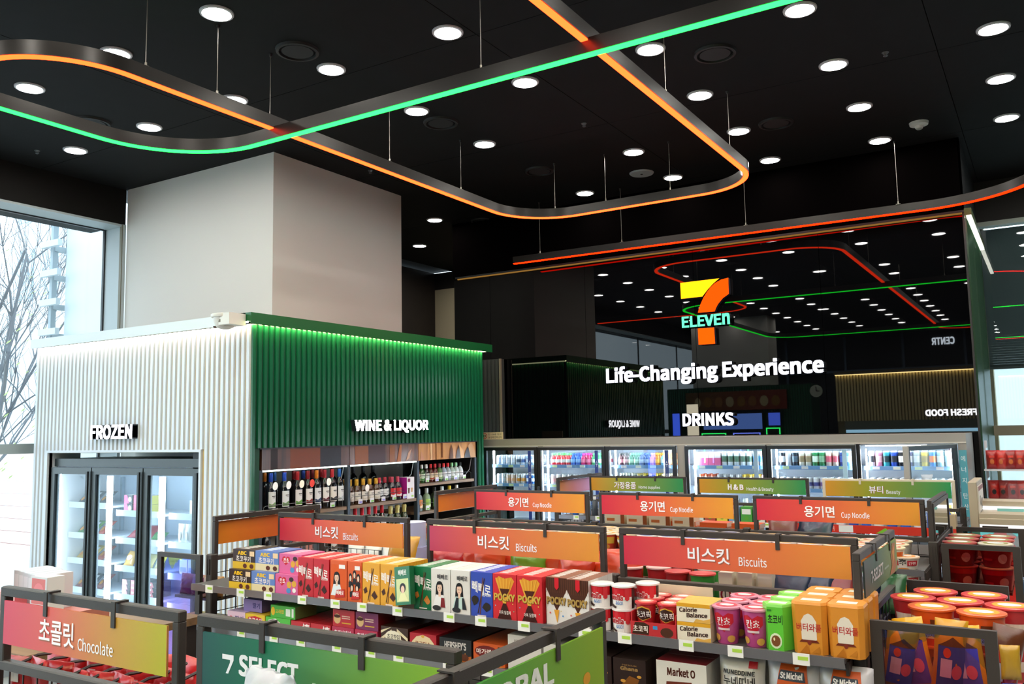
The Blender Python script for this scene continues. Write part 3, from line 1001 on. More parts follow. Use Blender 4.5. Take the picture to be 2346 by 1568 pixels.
for j, (cols, nm) in enumerate([(['#2f3a44', '#38434c', '#2b343c'], 'dark meal tray'), (['#3f7d3a', '#5b9a45', '#b8432f'], 'green frozen dumpling bag'), (['#b99a35', '#c4a848', '#a3402c'], 'yellow frozen snack bag'), (['#7e2f33', '#32404a', '#7e2f33'], 'red frozen bag')]):
    z = sh_z[0][j]
    for i in range(3):
        col = cols[i]
        lb = '%s on the %s shelf behind the left freezer door, %s from the left' % (nm, lvl[j], ORD[i])
        bagthing('frozen_pack', lb, 'frozen food', .10, .17, .035, col, (FX + .085 + .105 * i, FY + .22 + .03 * i, z + .001), 0, -.9, seed=j * 5 + i, group='frozen packs in the freezer', prints=[('r', .15, .5, .85, .85, '#d9dde0'), ('e', .5, .28, .25, .16, '#c98a3a')])
def cart(w, d, h, cols):
    return G().box(-w / 2, 0, 0, w / 2, d, h, mis=cols)
for k in range(2):
    for i in range(3):
        lb = '%s tub on the top shelf, middle freezer door, %s row, %s from the left' % (['pink', 'pink', 'yellow'][i], ['lower', 'upper'][k], ORD[i])
        t = T('frozen_tub', lb, 'frozen food', (FX + .73 + .13 * i, FY + .25, sh_z[1][0] + .0005 + .072 * k), 0, 'tubs in the freezer')
        cart(.11, .12, .07, [0, 1, 0, 0, 0, 0]).build('box', [m(['#30343c', '#30343c', '#d3cf6a'][i], .4), m('#e6e2df', .4)], t)
        prt([('p', [(0, 0), (.6, 0), (.35, 1), (0, 1)], ['#e8608a', '#e8608a', '#e9e6a0'][i]), ('e', .7, .5, .2, .3, '#e8dfe0')], flat(-.055, 0, 0, .11, .07), 'front_print', t)
for i, (c, w, h, ti) in enumerate([('#8a2336', .2, .13, -1.0), ('#a8283c', .2, .14, -.8), ('#3f8a44', .12, .1, -1.1)]):
    bagthing('frozen_bag', ['crimson', 'bright red', 'small green'][i] + ' frozen fruit bag heaped on the second shelf behind the middle freezer door', 'frozen food', w, h, .06, c, (FX + .78 + .15 * i, FY + .28, sh_z[1][1] + .012), .2 * i, ti, seed=30 + i, group='bags in the freezer')
for i, (c, w, h) in enumerate([('#b58e3c', .14, .13), ('#31508f', .13, .14), ('#c9c48c', .11, .12), ('#d2cf9f', .1, .13)]):
    bagthing('frozen_bag', ['tan', 'blue', 'pale cream', 'cream patterned'][i] + ' frozen snack bag leaning on the third shelf behind the middle freezer door', 'frozen food', w, h, .05, c, (FX + .74 + .13 * i, FY + .26, sh_z[1][2] + .004), 0, -.5, seed=40 + i, group='bags in the freezer', prints=[('e', .5, .5, .3, .22, '#e8e2cf')])
for k in range(3):
    for i in range(4):
        lb = 'pink ice cream box on the fourth shelf, middle freezer door, %s layer, %s from left' % (['bottom', 'middle', 'top'][k], ORD[i])
        t = T('ice_cream_box', lb, 'frozen food', (FX + .73 + .115 * i, FY + .25, sh_z[1][3] + .0005 + .041 * k), 0, 'ice cream boxes in the freezer')
        cart(.105, .14, .04, [0, 1, 0, 0, 0, 0]).build('box', [m('#3b3f48', .4), m('#59606a', .4)], t)
        prt([('p', [(0, 0), (.7, 0), (.5, 1), (0, 1)], '#e3909a'), ('r', .1, .3, .4, .7, '#f2e6e4')], flat(-.0525, 0, 0, .105, .04), 'front_print', t)
for i in range(6):
    lb = 'white oval window pouch, %s from the left on the second shelf, right freezer door' % ORD[i]
    t = T('frozen_pouch', lb, 'frozen food', (FX + 1.45 + .083 * i, FY + .24, sh_z[2][1] + .0005), 0, 'white pouches in the freezer')
    bag(.08, .16, .04, 60 + i).build('wrapper', m('#e4eaee', .35), t, smooth=True)
    prt([('e', .5, .4, .22, .26, '#aab4ba'), ('e', .5, .4, .16, .2, '#c8c9b8')], flat(-.036, -.024, .01, .072, .14), 'oval_window', t)
for i in range(5):
    t = T('frozen_pouch', 'white frozen carton, %s from the left on the third shelf behind the right freezer door' % ORD[i], 'frozen food', (FX + 1.46 + .1 * i, FY + .25, sh_z[2][2] + .0005), 0, 'white cartons in the freezer')
    cart(.09, .1, .12, [0] * 6).build('box', m('#dfe6e8', .4), t)
    prt([('r', .1, .2, .9, .5, '#9fb7c9')], flat(-.045, 0, 0, .09, .12), 'front_print', t)
t = T('frozen_carton', 'cream carton on the top shelf behind the right freezer door', 'frozen food', (FX + 1.7, FY + .27, sh_z[2][0] + .0005))
cart(.4, .2, .12, [0] * 6).build('box', m('#dfe3e2', .4), t)
prt([('r', .1, .15, .5, .5, '#aab7b2')], flat(-.2, 0, 0, .4, .12), 'front_print', t)

# ================================================================ wine shelves in the green wall
ws = T('wine_shelf', 'long wine and liquor shelf with a wooden frieze set in the green slatted wall', 'shelf', (BX1 - .03, 0, 0))
PYs = [4.45, 5.385, 6.30, 7.225]
steel = m('#3a4148', .35, me=.4)
for y in PYs:
    G().cham(-.03, y - .018, .02, .012, y + .018, 1.8).build('post', steel, ws)
fr = [wood('#3a2218', '#5c3524', 3, coat=.6, axis=2), wood('#4a2a1c', '#7a4a30', 3, coat=.6, axis=2), wood('#a8703a', '#c98f4e', 3, coat=.5, axis=2)]
for i in range(3):
    G().box(-.02, PYs[i] + .003, 1.798, .016, PYs[i + 1] - .003, 1.952).build('frieze_panel', fr[i], ws)
G().box(-.03, PYs[0] - .02, 1.952, .022, PYs[3] + .02, 1.962).build('frieze_edge', m('#23272c', .4), ws)
fp = lambda u, v, k: (.016 + .0004 * k, PYs[0] + .004 + u * (PYs[3] - PYs[0] - .008), 1.80 + v * .15)
prt([('r', .03, 0, .055, 1, '#2a1a14'), ('r', .1, 0, .215, 1, '#7a3f22'), ('r', .215, 0, .3, 1, '#2e2a30'), ('r', .36, 0, .42, 1, '#8a5230'), ('r', .42, 0, .5, 1, '#4a3436'), ('r', .52, 0, .545, 1, '#8a5634'), ('p', [(.555, 0), (.575, 0), (.58, 1), (.57, 1)], '#a8683c'),
     ('p', [(.60, 0), (.618, .2), (.63, .75), (.612, .5)], '#caa184'), ('p', [(.675, 0), (.70, 0), (.68, .6)], '#c08a6a'), ('r', .73, 0, .74, 1, '#e0b98c'), ('r', .76, 0, .765, 1, '#7a4a24'), ('r', .79, .1, .80, 1, '#6a3c1c'),
     ('p', [(.835, 0), (.86, 0), (.857, .6), (.849, .93), (.841, .6)], '#5a3418'), ('p', [(.875, 0), (.905, 0), (.902, .5), (.893, .86), (.882, .5)], '#4a3a34'), ('p', [(.905, 0), (.925, 0), (.918, .5), (.895, .9)], '#d8a468'),
     ('p', [(.925, 0), (.965, 0), (.96, .45), (.948, .72), (.935, .45)], '#3d3a3e'), ('p', [(.965, 0), (.998, 0), (.985, .7), (.97, .98), (.95, .8)], '#c39a72')], fp, 'barrel_picture', ws, r=.25)
for i in range(2):
    G().box(-.012, PYs[i] + .02, 1.786, .008, PYs[i + 1] - .02, 1.797).build('led_strip', emi((.8, 1, .9), 5), ws)
bw = wood('#6f5a45', '#93785c', 4, axis=1)
BZ = [[1.466, 1.08], [1.466, 1.13], [1.589, 1.336, 1.06]]
for i in range(3):
    for z in BZ[i]:
        G().box(-.5, PYs[i] + .02, z - .026, .004, PYs[i + 1] - .02, z).build('board', bw, ws)
        g = G()
        y0, y1 = PYs[i] + .05, PYs[i + 1] - .05
        g.tube([(-.012, y0, z), (-.012, y0, z + .06), (-.012, y0 + .02, z + .07), (-.012, y1 - .02, z + .07), (-.012, y1, z + .06), (-.012, y1, z)], .0022, 5)
        g.build('wire_guard', m('#6d7378', .3, me=.7), ws)
        for q in range(5):
            y = y0 + .08 + q * (y1 - y0 - .14) / 4.6
            pt = G().box(-.006, y, z + .008, -.003, y + .05, z + .045).build('price_tag', m('#dcdde2', .5), ws)
            G().box(-.0029, y + .012, z + .012, -.0022, y + .045, z + .026).build('price_print', m(['#7fc24a', '#8f88d8'][(i + q) % 2], .5), pt)
for i in (0, 1, 2):
    g = G().tube([(-.02, PYs[i + 1] - .03, 1.79), (-.03, PYs[i + 1] - .05, 1.68), (-.06, PYs[i + 1] - .12, 1.6)], .004, 5)
    g.build('cable', m('#8b9096', .4), ws)
WB = {}
def bottle(kind, label, loc, cat='bottle', group='bottles on the wine shelves'):
    """kind: (profile, glass colour, foil colour, label colour, accent, neck tag colour)"""
    if kind in WB:
        return dup(WB[kind], loc, label, group=group)
    pf, gc, fc, lc, ac, tg = kind
    t = T('wine_bottle' if pf == 'wine' else 'liquor_bottle', label, cat, loc, PI / 2, group)
    WB[kind] = t
    sh = {'wine': ([(.034, 0), (.037, .006), (.037, .19), (.032, .215), (.016, .235), (.014, .25)], [(.0155, .24), (.0165, .245), (.0165, .298), (.0155, .305)], .05, .168),
          'sparkling': ([(.038, 0), (.042, .006), (.042, .15), (.034, .19), (.018, .225), (.016, .24)], [(.02, .215), (.019, .25), (.022, .262), (.022, .28), (.016, .29)], .05, .13),
          'whisky': ([(.034, 0), (.037, .005), (.037, .115), (.03, .14), (.014, .155), (.013, .165)], [(.016, .155), (.017, .16), (.017, .2), (.016, .203)], .03, .105),
          'small': ([(.028, 0), (.031, .005), (.031, .095), (.024, .115), (.012, .128), (.012, .14)], [(.0145, .132), (.015, .135), (.015, .165), (.014, .168)], .025, .085)}[pf]
    gm = m(gc, .08, spec=.8)
    G().lathe(sh[0], 14).build('glass_body', gm, t, smooth=True)
    G().lathe(sh[1], 12).build('foil_cap', m(fc, .3, me=.35), t, smooth=True)
    z0, z1 = sh[2], sh[3]
    R0 = sh[0][1][0]
    if lc:
        prt([('r', 0, 0, 1, 1, lc), ('p', [(.04, .06), (.04, .3), (.3, .22), (.6, .36), (.96, .26), (.96, .06)], ac), ('r', .3, .7, .7, .76, '#5a5a5a'), ('r', .36, .62, .64, .65, '#8a8a8a')], wrap(R0, R0, z0, z1 - z0, 2.2), 'label_print', t)
    if tg:
        zt = sh[0][4][1] - .02
        vs = [(.012 + .026 * math.cos(a) + .012 * math.sin(a), -.036 + .010 * math.sin(a), zt - .006 + .03 * math.sin(a)) for a in [2 * PI * k / 12 for k in range(12)]]
        n = len(vs)
        G().add(vs + [(x, y - .0015, z) for x, y, z in vs], [tuple(range(n)), tuple(range(2 * n - 1, n - 1, -1))] + [(i, (i + 1) % n, (i + 1) % n + n, i + n) for i in range(n)]).build('neck_tag', m(tg, .5), t)
    return t
wx = BX1 - .08
b1 = [('#20242c', '#2a4bb0', '#dfe2e4', '#7a9a6a', '#e9e9ea'), ('#1b1e24', '#2f55c4', '#dfe3e8', '#6f9060', '#e9e9ea'), ('#1c1a1d', '#b0252c', '#e3dfe0', '#5f9a3a', '#f0ead8'), ('#1a1718', '#8d1f28', '#e6e2e0', '#8a2a2a', '#d8382c'), ('#191a1d', '#d9761f', '#dfe1e6', '#2f3f66', None),
      ('#1a1618', '#a02630', '#e6e4e2', '#5a1c2a', '#f2efe9'), ('#17181c', '#c9323a', '#e8e4dc', '#2b2b30', None), ('#15171a', '#3a6fc0', '#e2e6ea', '#c0c8d0', None)]
cn = ['blue', 'royal blue', 'red', 'crimson', 'orange', 'dark red', 'bright red', 'steel blue']
for i, k in enumerate(b1):
    bottle(('wine',) + k, 'wine bottle with a %s cap, %s from the left in the first wine bay' % (cn[i], ORD[i]), (wx, [4.60, 4.735, 4.87, 4.98, 5.075, 5.165, 5.25, 5.335][i], 1.4665))
for i in range(8):
    k = b1[(i * 3 + 1) % 8]
    bottle(('wine', k[0], k[1], None, None, None), 'wine bottle standing in the second row of the first wine bay, %s from the left' % ORD[i], (wx - .11, 4.54 + .1 * i, 1.4665))
for i in range(6):
    bottle(('wine', '#1a1c20', ['#6a2a2a', '#2a4a8a', '#8a3a20'][i % 3], '#cfd0d0', '#6a5a4a', None), 'dark wine bottle on the lower shelf of the first wine bay, %s from the left' % ORD[i], (wx, 4.56 + .14 * i, 1.0805))
for i in range(5):
    bottle(('whisky', '#3a2412', '#d9a53a', '#dcd8d0', '#c9c2b4', '#efe9e4' if i == 2 else None), 'gold capped amber bottle, %s from the left in the middle wine bay' % ORD[i], (wx, 5.46 + .082 * i, 1.4665))
for i in range(4):
    bottle(('whisky', '#2c1d14', '#d3a23c', None, None, None), 'gold capped amber bottle, second row of the middle wine bay, %s from the left' % ORD[i], (wx - .09, 5.48 + .082 * i, 1.4665))
for i in range(3):
    bottle(('whisky', '#16171b', '#b83a48', '#dfe3e4', '#2a2e33', None), 'dark bottle with a pink red cap, %s from the left beside the gold capped ones' % ORD[i], (wx - .03, 5.865 + .075 * i, 1.4665))
for i in range(2):
    bottle(('whisky', '#22252e', '#c2485a', '#c8323c', '#dfe1e2', None), 'slate bottle with a red label, %s of two beside the purple gift box' % ['left', 'right'][i], (wx, 6.0 + .08 * i, 1.4665))
for i in range(5):
    bottle(('wine', '#101317', '#22262c', None, None, None), 'tall black bottle at the back of the middle wine bay, %s from the left' % ORD[i], (wx - .28, 5.55 + .13 * i, 1.4665))
for i in range(6):
    bottle(('wine', '#221316', '#d32a36', '#cfc9c4', '#8a2a2a', None), 'red capped bottle on the lower shelf of the middle wine bay, %s from the left' % ORD[i], (wx, 5.44 + .085 * i, 1.1305))
for i in range(3):
    bottle(('sparkling', '#23301c', '#cfc07a', '#d8d2b4', '#a8985a', None), 'gold foil sparkling wine bottle on the middle bay lower shelf, %s from the left' % ORD[i], (wx, 5.98 + .095 * i, 1.1305))
t = T('gift_box', 'white and purple gift box with glasses printed on it, among the wine bottles', 'box', (BX1 - .12, 6.15, 1.4665))
G().box(0, 0, 0, .09, .105, .19, mis=[0, 0, 1, 0, 0, 0]).build('carton', [m('#e6e4e8', .4), m('#b0208f', .4)], t)
prt([('r', .1, .78, .45, .94, '#8a2a5a'), ('p', [(.15, .25), (.35, .25), (.4, .5), (.1, .5)], '#6a4a3a'), ('p', [(.55, .3), (.75, .3), (.8, .5), (.5, .5)], '#c9a070'), ('r', .6, .08, .9, .16, '#9acb5a')], side(.09, 0, 0, .105, .19), 'front_print', t)
c3 = [('#5a2a16', '#2a2a2e', '#c8c4a4', '#4a7a3a'), ('#2f5a30', '#e6e6e2', '#cfe0c4', '#3f8a3a'), ('#1e1d1c', '#e8e8e4', '#c8d0c8', '#8aa89a'), ('#4a1712', '#c92a2e', '#d8c8a8', '#a83a2a'), ('#4a1712', '#d02c30', '#d8c8a8', '#a83a2a'), ('#3f6a30', '#8a2a34', '#d0d8c0', '#7a9a5a'), ('#8b9aa8', '#cf2c33', '#dfe2e8', '#a8b4c8'), ('#8a9aa0', '#cf2c33', '#dfe2e8', '#8a94b8'), ('#9fb4a8', '#8fcf94', '#e0e8e4', '#9ac8a0'), ('#b4c4c0', '#98d8a8', '#e4eaea', '#b4d0c4'), ('#b9c2c6', '#1e2022', '#e9ecee', '#c4ccd2')]
for i, k in enumerate(c3):
    bottle(('small',) + k + (None,), '%s capped liquor bottle, %s from the left on the upper shelf of the right wine bay' % (['black', 'white', 'white', 'red', 'red', 'maroon', 'red', 'red', 'pale green', 'mint', 'black'][i], ORD[i]), (wx, 6.36 + .068 * i, 1.5895))
for i in range(6):
    k = [('#7a8a8a', '#d8dcdc', '#e0925a', '#f0e0c8'), ('#7f9a7a', '#d4d8d4', '#a4d06a', '#e8f0d8'), ('#24301c', '#20221f', '#7ac03a', '#e8d03a'), ('#6a7a80', '#d8dcdc', '#dce4c4', '#8ac060'), ('#2c2a28', '#e0c23a', '#d8d4c4', '#8a6a3a'), ('#2a2320', '#e4e2da', '#c9b48a', '#7a4a2a')][i]
    bottle(('whisky',) + k + (None,), '%s liquor bottle, %s from the left on the lower shelf of the right wine bay' % (['orange label', 'lime label', 'dark green', 'clear', 'yellow capped', 'white capped'][i], ORD[i]), (wx, 6.38 + .12 * i, 1.3365))

# ================================================================ drinks cooler along the mirror wall
cl = T('drinks_cooler', 'long beige grey glass door drinks cooler under the dark mirror wall', 'cooler', (0, 7.55, 0))
cb_ = m('#8d8b84', .45)
blk = m('#0c0d0f', .35)
LX, RX = -5.06, -.572
G().box(LX, 0, 1.904, RX, .66, 1.967).build('header', cb_, cl)
G().box(LX, -.006, 1.893, RX, .03, 1.904).build('header_trim', m('#b7b3a8', .4), cl)
G().box(-.63, 0, 0, RX, .66, 1.904).build('end_panel', cb_, cl)
G().box(LX, .62, 0, -.63, .66, 1.9).build('back_wall', m('#dfe8f2', .5), cl)
G().box(LX, .05, 1.88, -.63, .62, 1.9).build('inner_ceiling', m('#dfe8f2', .5), cl)
G().box(LX, .02, 0, -.63, .62, .25).build('plinth', cb_, cl)
edges = [-5.02, -4.375, -3.63, -2.918, -2.839, -2.10, -1.37, -.63]
bays = [(-5.02, -4.375), (-4.375, -3.63), (-3.63, -2.918), (-2.839, -2.10), (-2.10, -1.37), (-1.37, -.63)]
G().box(-2.918, -.004, .25, -2.839, .04, 1.893).build('divider', m('#a09d95', .4), cl)
cled = emi((.84, .93, 1.0), 60)
for x in (-4.375, -3.63, -2.10, -1.37):
    G().box(x - .02, .02, .25, x + .02, .06, 1.893).build('mullion', blk, cl)
for a, b in bays:
    G().box(a + .05, .075, .3, a + .058, .1, 1.85).build('light_tube', cled, cl)
    G().box(b - .058, .075, .3, b - .05, .1, 1.85).build('light_tube', cled, cl)
    G().box(a + .05, .09, 1.872, b - .05, .10, 1.88).build('light_tube', cled, cl)
cg_ = glass((.93, .97, .99), .8)
for i, (a, b) in enumerate(bays):
    f = .035
    w = b - a - .006
    d = G()
    d.box(-w, 0, .25, -w + f, .03, 1.89).box(-f, 0, .25, 0, .03, 1.89).box(-w + f, 0, 1.855, -f, .03, 1.89).box(-w + f, 0, .25, -f, .03, .3)
    dd = d.build('door', m('#17191b', .3), cl, loc=(b - .003, -.034 if i < 5 else -.04, 0))
    G().box(-w + f, .012, .3, -f, .018, 1.855).build('pane', cg_, dd)
    G().box(-w, -.004, 1.884, 0, 0, 1.89).build('edge_trim', m('#8c8a82', .35, me=.5), dd)
    if i == 5:
        dd.rotation_euler = (0, 0, math.radians(69))
        G().box(-w - .004, -.004, .25, -w + .012, .034, 1.89).build('edge_strip', m('#a7a39a', .35), dd)
    G().box(-w + .004, -.03, .9, -w + .022, -.004, 1.5).build('handle', m('#5a6066', .3, me=.5), dd)
    if i < 5:
        s = G().box(-f - .075, .008, .3, -f - .04, .011, 1.85).build('vertical_sticker', m(['#27408f', '#27408f', '#2b3f7a', '#8aa9c4', '#9fc4d8'][i], .4), dd)
        if i < 3:
            prt([('t', ch, .2, .9 - .12 * q - .06, .8, .9 - .12 * q, '#dfe4ee', False) for q, ch in enumerate("수입맥주")], flat(-f - .075, .008, .9, .035, .95), 'lettering', dd)
    shz = [1.70, 1.508, 1.318, 1.12]
    for z in shz:
        s = G().box(a + .03, .1, z - .012, b - .03, .6, z).build('shelf', m('#cfdbe8', .35), cl)
        rl = G().box(a + .03, .088, z - .022, b - .03, .1, z + .01).build('price_rail', m('#6f9ed6', .4), s)
        if z > 1.4:
            for q in range(4):
                x = a + .09 + q * (b - a - .2) / 3.4 + rnd.random() * .02
                G().box(x, .085, z - .018, x + .055, .0878, z + .006).build('price_tag', m(['#dfe8e4', '#cfe6b8', '#e8e8ee'][(i + q) % 3], .4), cl)
st = G().box(-.628, -.006, .4, -.574, -.002, 1.84).build('cyan_sticker', m('#4f9fae', .4), cl, label='cyan vertical sticker')
prt([('t', ch, .22, .93 - .13 * q - .065 - (.05 if q > 2 else 0), .78, .93 - .13 * q - (.05 if q > 2 else 0), '#dfeef0', False) for q, ch in enumerate("에너지탄산")], flat(-.628, -.006, 1.2, .054, .64), 'lettering', cl)
KC = {}
def can(kind, label, loc, group):
    """kind: (shape, body colour, band colour, top colour)"""
    if kind in KC:
        return dup(KC[kind], loc, label, group=group)
    sp, bc, nc, tc = kind
    if sp == 'can':
        g = G().lathe([(.024, 0), (.028, .006), (.028, .03), (.028, .062), (.028, .092), (.0235, .101), (.0235, .104)], 12, mi=[0, 0, 1, 0, 2, 2])
    elif sp == 'tall':
        g = G().lathe([(.022, 0), (.026, .006), (.026, .04), (.026, .09), (.026, .12), (.022, .129), (.022, .132)], 12, mi=[0, 0, 1, 0, 2, 2])
    elif sp == 'carton':
        g = G().box(-.027, -.027, 0, .027, .027, .075, 1).box(-.027, -.027, .075, .027, .027, .118, 0).box(-.027, -.004, .118, .027, .004, .128, 2)
    else:
        g = G().lathe([(.024, 0), (.027, .005), (.027, .03), (.027, .062), (.024, .075), (.012, .094), (.012, .1), (.0145, .1), (.0145, .118), (.013, .12)], 12, mi=[0, 0, 1, 0, 0, 0, 2, 2, 2])
    nm = {'can': 'drink_can', 'tall': 'drink_can', 'carton': 'drink_carton', 'pet': 'drink_bottle'}[sp]
    o = g.build(nm, [m(bc, .25, me=.3 if sp in ('can', 'tall') else 0), m(nc, .3), m(tc, .3, me=.5 if sp in ('can', 'tall') else 0)], None, loc, smooth=sp != 'carton')
    tag(o, label, {'can': 'can', 'tall': 'can', 'carton': 'carton', 'pet': 'bottle'}[sp], group)
    KC[kind] = o
    return o
SIL = '#c9d2da'
def rw(sp, *cs):
    return [(sp,) + c for c in cs]
W1 = ('#c8d6e2', '#b7c8d8', SIL)
bayrows = [
    [rw('can', W1, W1, ('#c9d3dc', '#bcc9d4', SIL), ('#d2d9df', '#c2ccd5', SIL), ('#c9d4de', '#33455c', SIL), ('#c9d4de', '#3a5a8a', SIL), ('#9fbcd8', '#c8d6e6', SIL), ('#9fbcd8', '#c8d6e6', SIL), W1),
     rw('can', W1, W1, ('#d2c0b4', '#c99a72', SIL), ('#d2c0b4', '#c99a72', SIL), ('#c8cdd2', '#c98a3a', SIL), ('#c8cdd2', '#c98a3a', SIL), ('#3f6fc0', '#dfe8f2', SIL), ('#3f6fc0', '#dfe8f2', SIL), W1)],
    [rw('pet', *[('#c8383f', '#e0e6e0', '#5fc46a')] * 4, *[('#2d5fae', '#7fb0e0', '#2f57b8')] * 2, *[('#b02a5a', '#d87a9a', '#c0308f')] * 2, *[('#3a8f5a', '#bfe0c8', '#4fae6a')] * 2) + rw('can', ('#cfd6da', '#8a3a4a', SIL)),
     rw('can', ('#e0c4cc', '#d88a9a', SIL), ('#d8dcdf', '#7fae7a', SIL), ('#d8dce2', '#b03a40', SIL), ('#c8d4e4', '#4f7fbf', SIL), ('#c8d4e4', '#2f3f5a', SIL), W1, W1, ('#bcd0e6', '#6f9fd0', SIL), W1, W1)],
    [rw('pet', *[('#5a3a40', '#d9a0a8', '#2a2a2e')] * 2, *[('#2f6f58', '#a8d8c0', '#5fc48f')] * 2, *[('#38568a', '#9fb8dc', '#4f6fd0')] * 2, *[('#b8742a', '#e6b04a', '#e08a2a')] * 2, ('#6fa8c4', '#cfe6f0', '#e08a2a'), *[('#b8642a', '#e6b878', '#e08a2a')] * 2),
     rw('pet', *[('#26282e', '#5a5e66', '#d8dcc4')] * 3, *[('#2a2c30', '#6a6a60', '#e0c23a')] * 4, *[('#4a4038', '#b8a878', '#dcd6a0')] * 3)],
    [rw('carton', *[('#e8e2e4', '#cf5f8a', '#e8e2e4')] * 4) + rw('tall', *[('#dde6e8', '#4a6a58', SIL)] * 5, *[('#cfe0ee', '#5f9fd8', SIL)] * 2),
     rw('pet', *[('#d8c0b4', '#e0e0e0', '#d8603a')] * 3, *[('#cfd8e2', '#5f7fc0', '#dfe4ea')] * 4, *[('#d8d0a8', '#e8e4d0', '#e0bc3a')] * 3, ('#d8b8c8', '#e8e0e4', '#d890a8'))],
    [rw('tall', ('#20242a', '#d8dcdf', SIL), ('#cfd6da', '#aab4bc', SIL), ('#23303a', '#4a6070', SIL), ('#d8d4c4', '#8a7a5a', SIL), ('#d8d4c4', '#8a7a5a', SIL), ('#2f7a4a', '#d0e4d4', SIL), ('#2f7a4a', '#7fae8a', SIL), ('#d8c4b4', '#c85a6a', SIL), ('#d8c4b4', '#c85a6a', SIL), ('#2a3f7a', '#3f5a9f', SIL), ('#6fa8e0', '#a8cff0', SIL)),
     rw('can', ('#d8d4c8', '#d8a83a', SIL), ('#d8d4c8', '#d8b83a', SIL), ('#dcdcd8', '#4a4a40', SIL), W1, ('#cfd4dc', '#4a4f8a', SIL), ('#cfd4dc', '#4a4f8a', SIL), ('#d4d0dc', '#7a5a9a', SIL), ('#d4ccd4', '#b88a9a', SIL), W1, W1, W1)],
    [rw('tall', ('#cfd6d8', '#2f3338', SIL), ('#d88aa8', '#e0b4c4', SIL), ('#3a9aa8', '#20343a', SIL), ('#2f4fae', '#1c2230', SIL), ('#1e2024', '#dfe2e4', SIL), ('#4a3a6a', '#d8d4e0', SIL), ('#9fa8ac', '#c8ccd0', SIL), ('#c9ae2a', '#8a7420', SIL), ('#3a78b8', '#d8702a', SIL), ('#8fb4c0', '#cfe0e4', SIL), ('#cfe0e6', '#8fb8c8', SIL)),
     rw('can', ('#2a5a48', '#3f9a6a', SIL), ('#2a5a48', '#3f9a6a', SIL), ('#3fae6a', '#dfe8e0', SIL), ('#3fae6a', '#dfe8e0', SIL), ('#8fa8c8', '#d8a84a', SIL), ('#c8302a', '#e0543a', SIL), ('#b05a8a', '#dcc4d4', SIL), ('#9a5a9f', '#dcc4d8', SIL), W1, W1, W1)]]
CNAME = {'can': 'can', 'tall': 'tall can', 'carton': 'small carton', 'pet': 'bottle'}
def colname(h):
    c = [int(h[i:i + 2], 16) for i in (1, 3, 5)]
    mx, mn = max(c), min(c)
    if mx - mn < 26:
        return 'white' if mx > 200 else 'grey' if mx > 110 else 'black'
    r_, g_, b2 = c
    if r_ == mx:
        if g_ > .82 * r_ and b2 < .8 * r_: return 'yellow' if mx > 120 else 'olive'
        if g_ > b2 * 1.25 and g_ > .5 * r_: return 'orange' if mx > 120 else 'brown'
        if b2 > g_ * 1.15: return 'pink' if mx > 130 else 'maroon'
        return 'red' if mx - mn > 60 else 'beige'
    if g_ == mx: return 'green' if b2 < .85 * g_ else 'teal'
    return 'blue' if r_ < .72 * b2 or mx - mn > 60 else 'pale blue'
for bi, (a, b) in enumerate(bays):
    for ri, row in enumerate(bayrows[bi]):
        n = len(row)
        z = [1.70, 1.508][ri] + .0005
        x0, x1 = a + .085, b - .085
        pitch = (x1 - x0) / (n - 1)
        for i, kd in enumerate(row):
            lb = '%s %s on the %s shelf, %s cooler door, %s from the left' % (colname(kd[1]), CNAME[kd[0]], ['upper', 'second'][ri], ORD[bi], ORD[i])
            can(kd, lb, (x0 + pitch * i, 7.69, z), 'drinks at the front of the cooler shelves')
            for q in range(1, 3):
                lb = '%s %s %s behind front, %s shelf, %s cooler door, %s from the left' % (colname(kd[1]), CNAME[kd[0]], ['', 'right', 'two'][q], ['upper', 'second'][ri], ORD[bi], ORD[i])
                can(kd, lb, (x0 + pitch * i, 7.69 + .062 * q, z), 'drinks behind the front ones in the cooler')
    for i in range(8):
        kd = bayrows[bi][(bi + 1) % 2][i]
        x0, x1 = a + .09, b - .09
        can(('can', kd[1], kd[2], SIL), '%s can on the third shelf behind the %s cooler door, %s from the left' % (colname(kd[1]), ORD[bi], ORD[i]), (x0 + (x1 - x0) / 7 * i, 7.69, 1.3185), 'drinks on the third cooler shelf')
t = T('plastic_bag', 'clear crumpled plastic bag hanging from the open cooler door', 'bag', (-.80, 7.0, 1.44), .6)
gb = bag(.1, .24, .09, 77, 9)
gb.v = [(x * (.55 + .6 * abs(z - .15) / .15), y * (.7 + .5 * abs(z - .15) / .15), z) for x, y, z in gb.v]
mb = bpy.data.materials.new('thin_plastic')
mb.use_nodes = True
nt = mb.node_tree
bs = nt.nodes['Principled BSDF']
bs.inputs['Base Color'].default_value = (.75, .8, .85, 1)
bs.inputs['Roughness'].default_value = .15
bs.inputs['Alpha'].default_value = .42
gb.build('film', mb, t, smooth=True, soft=True)

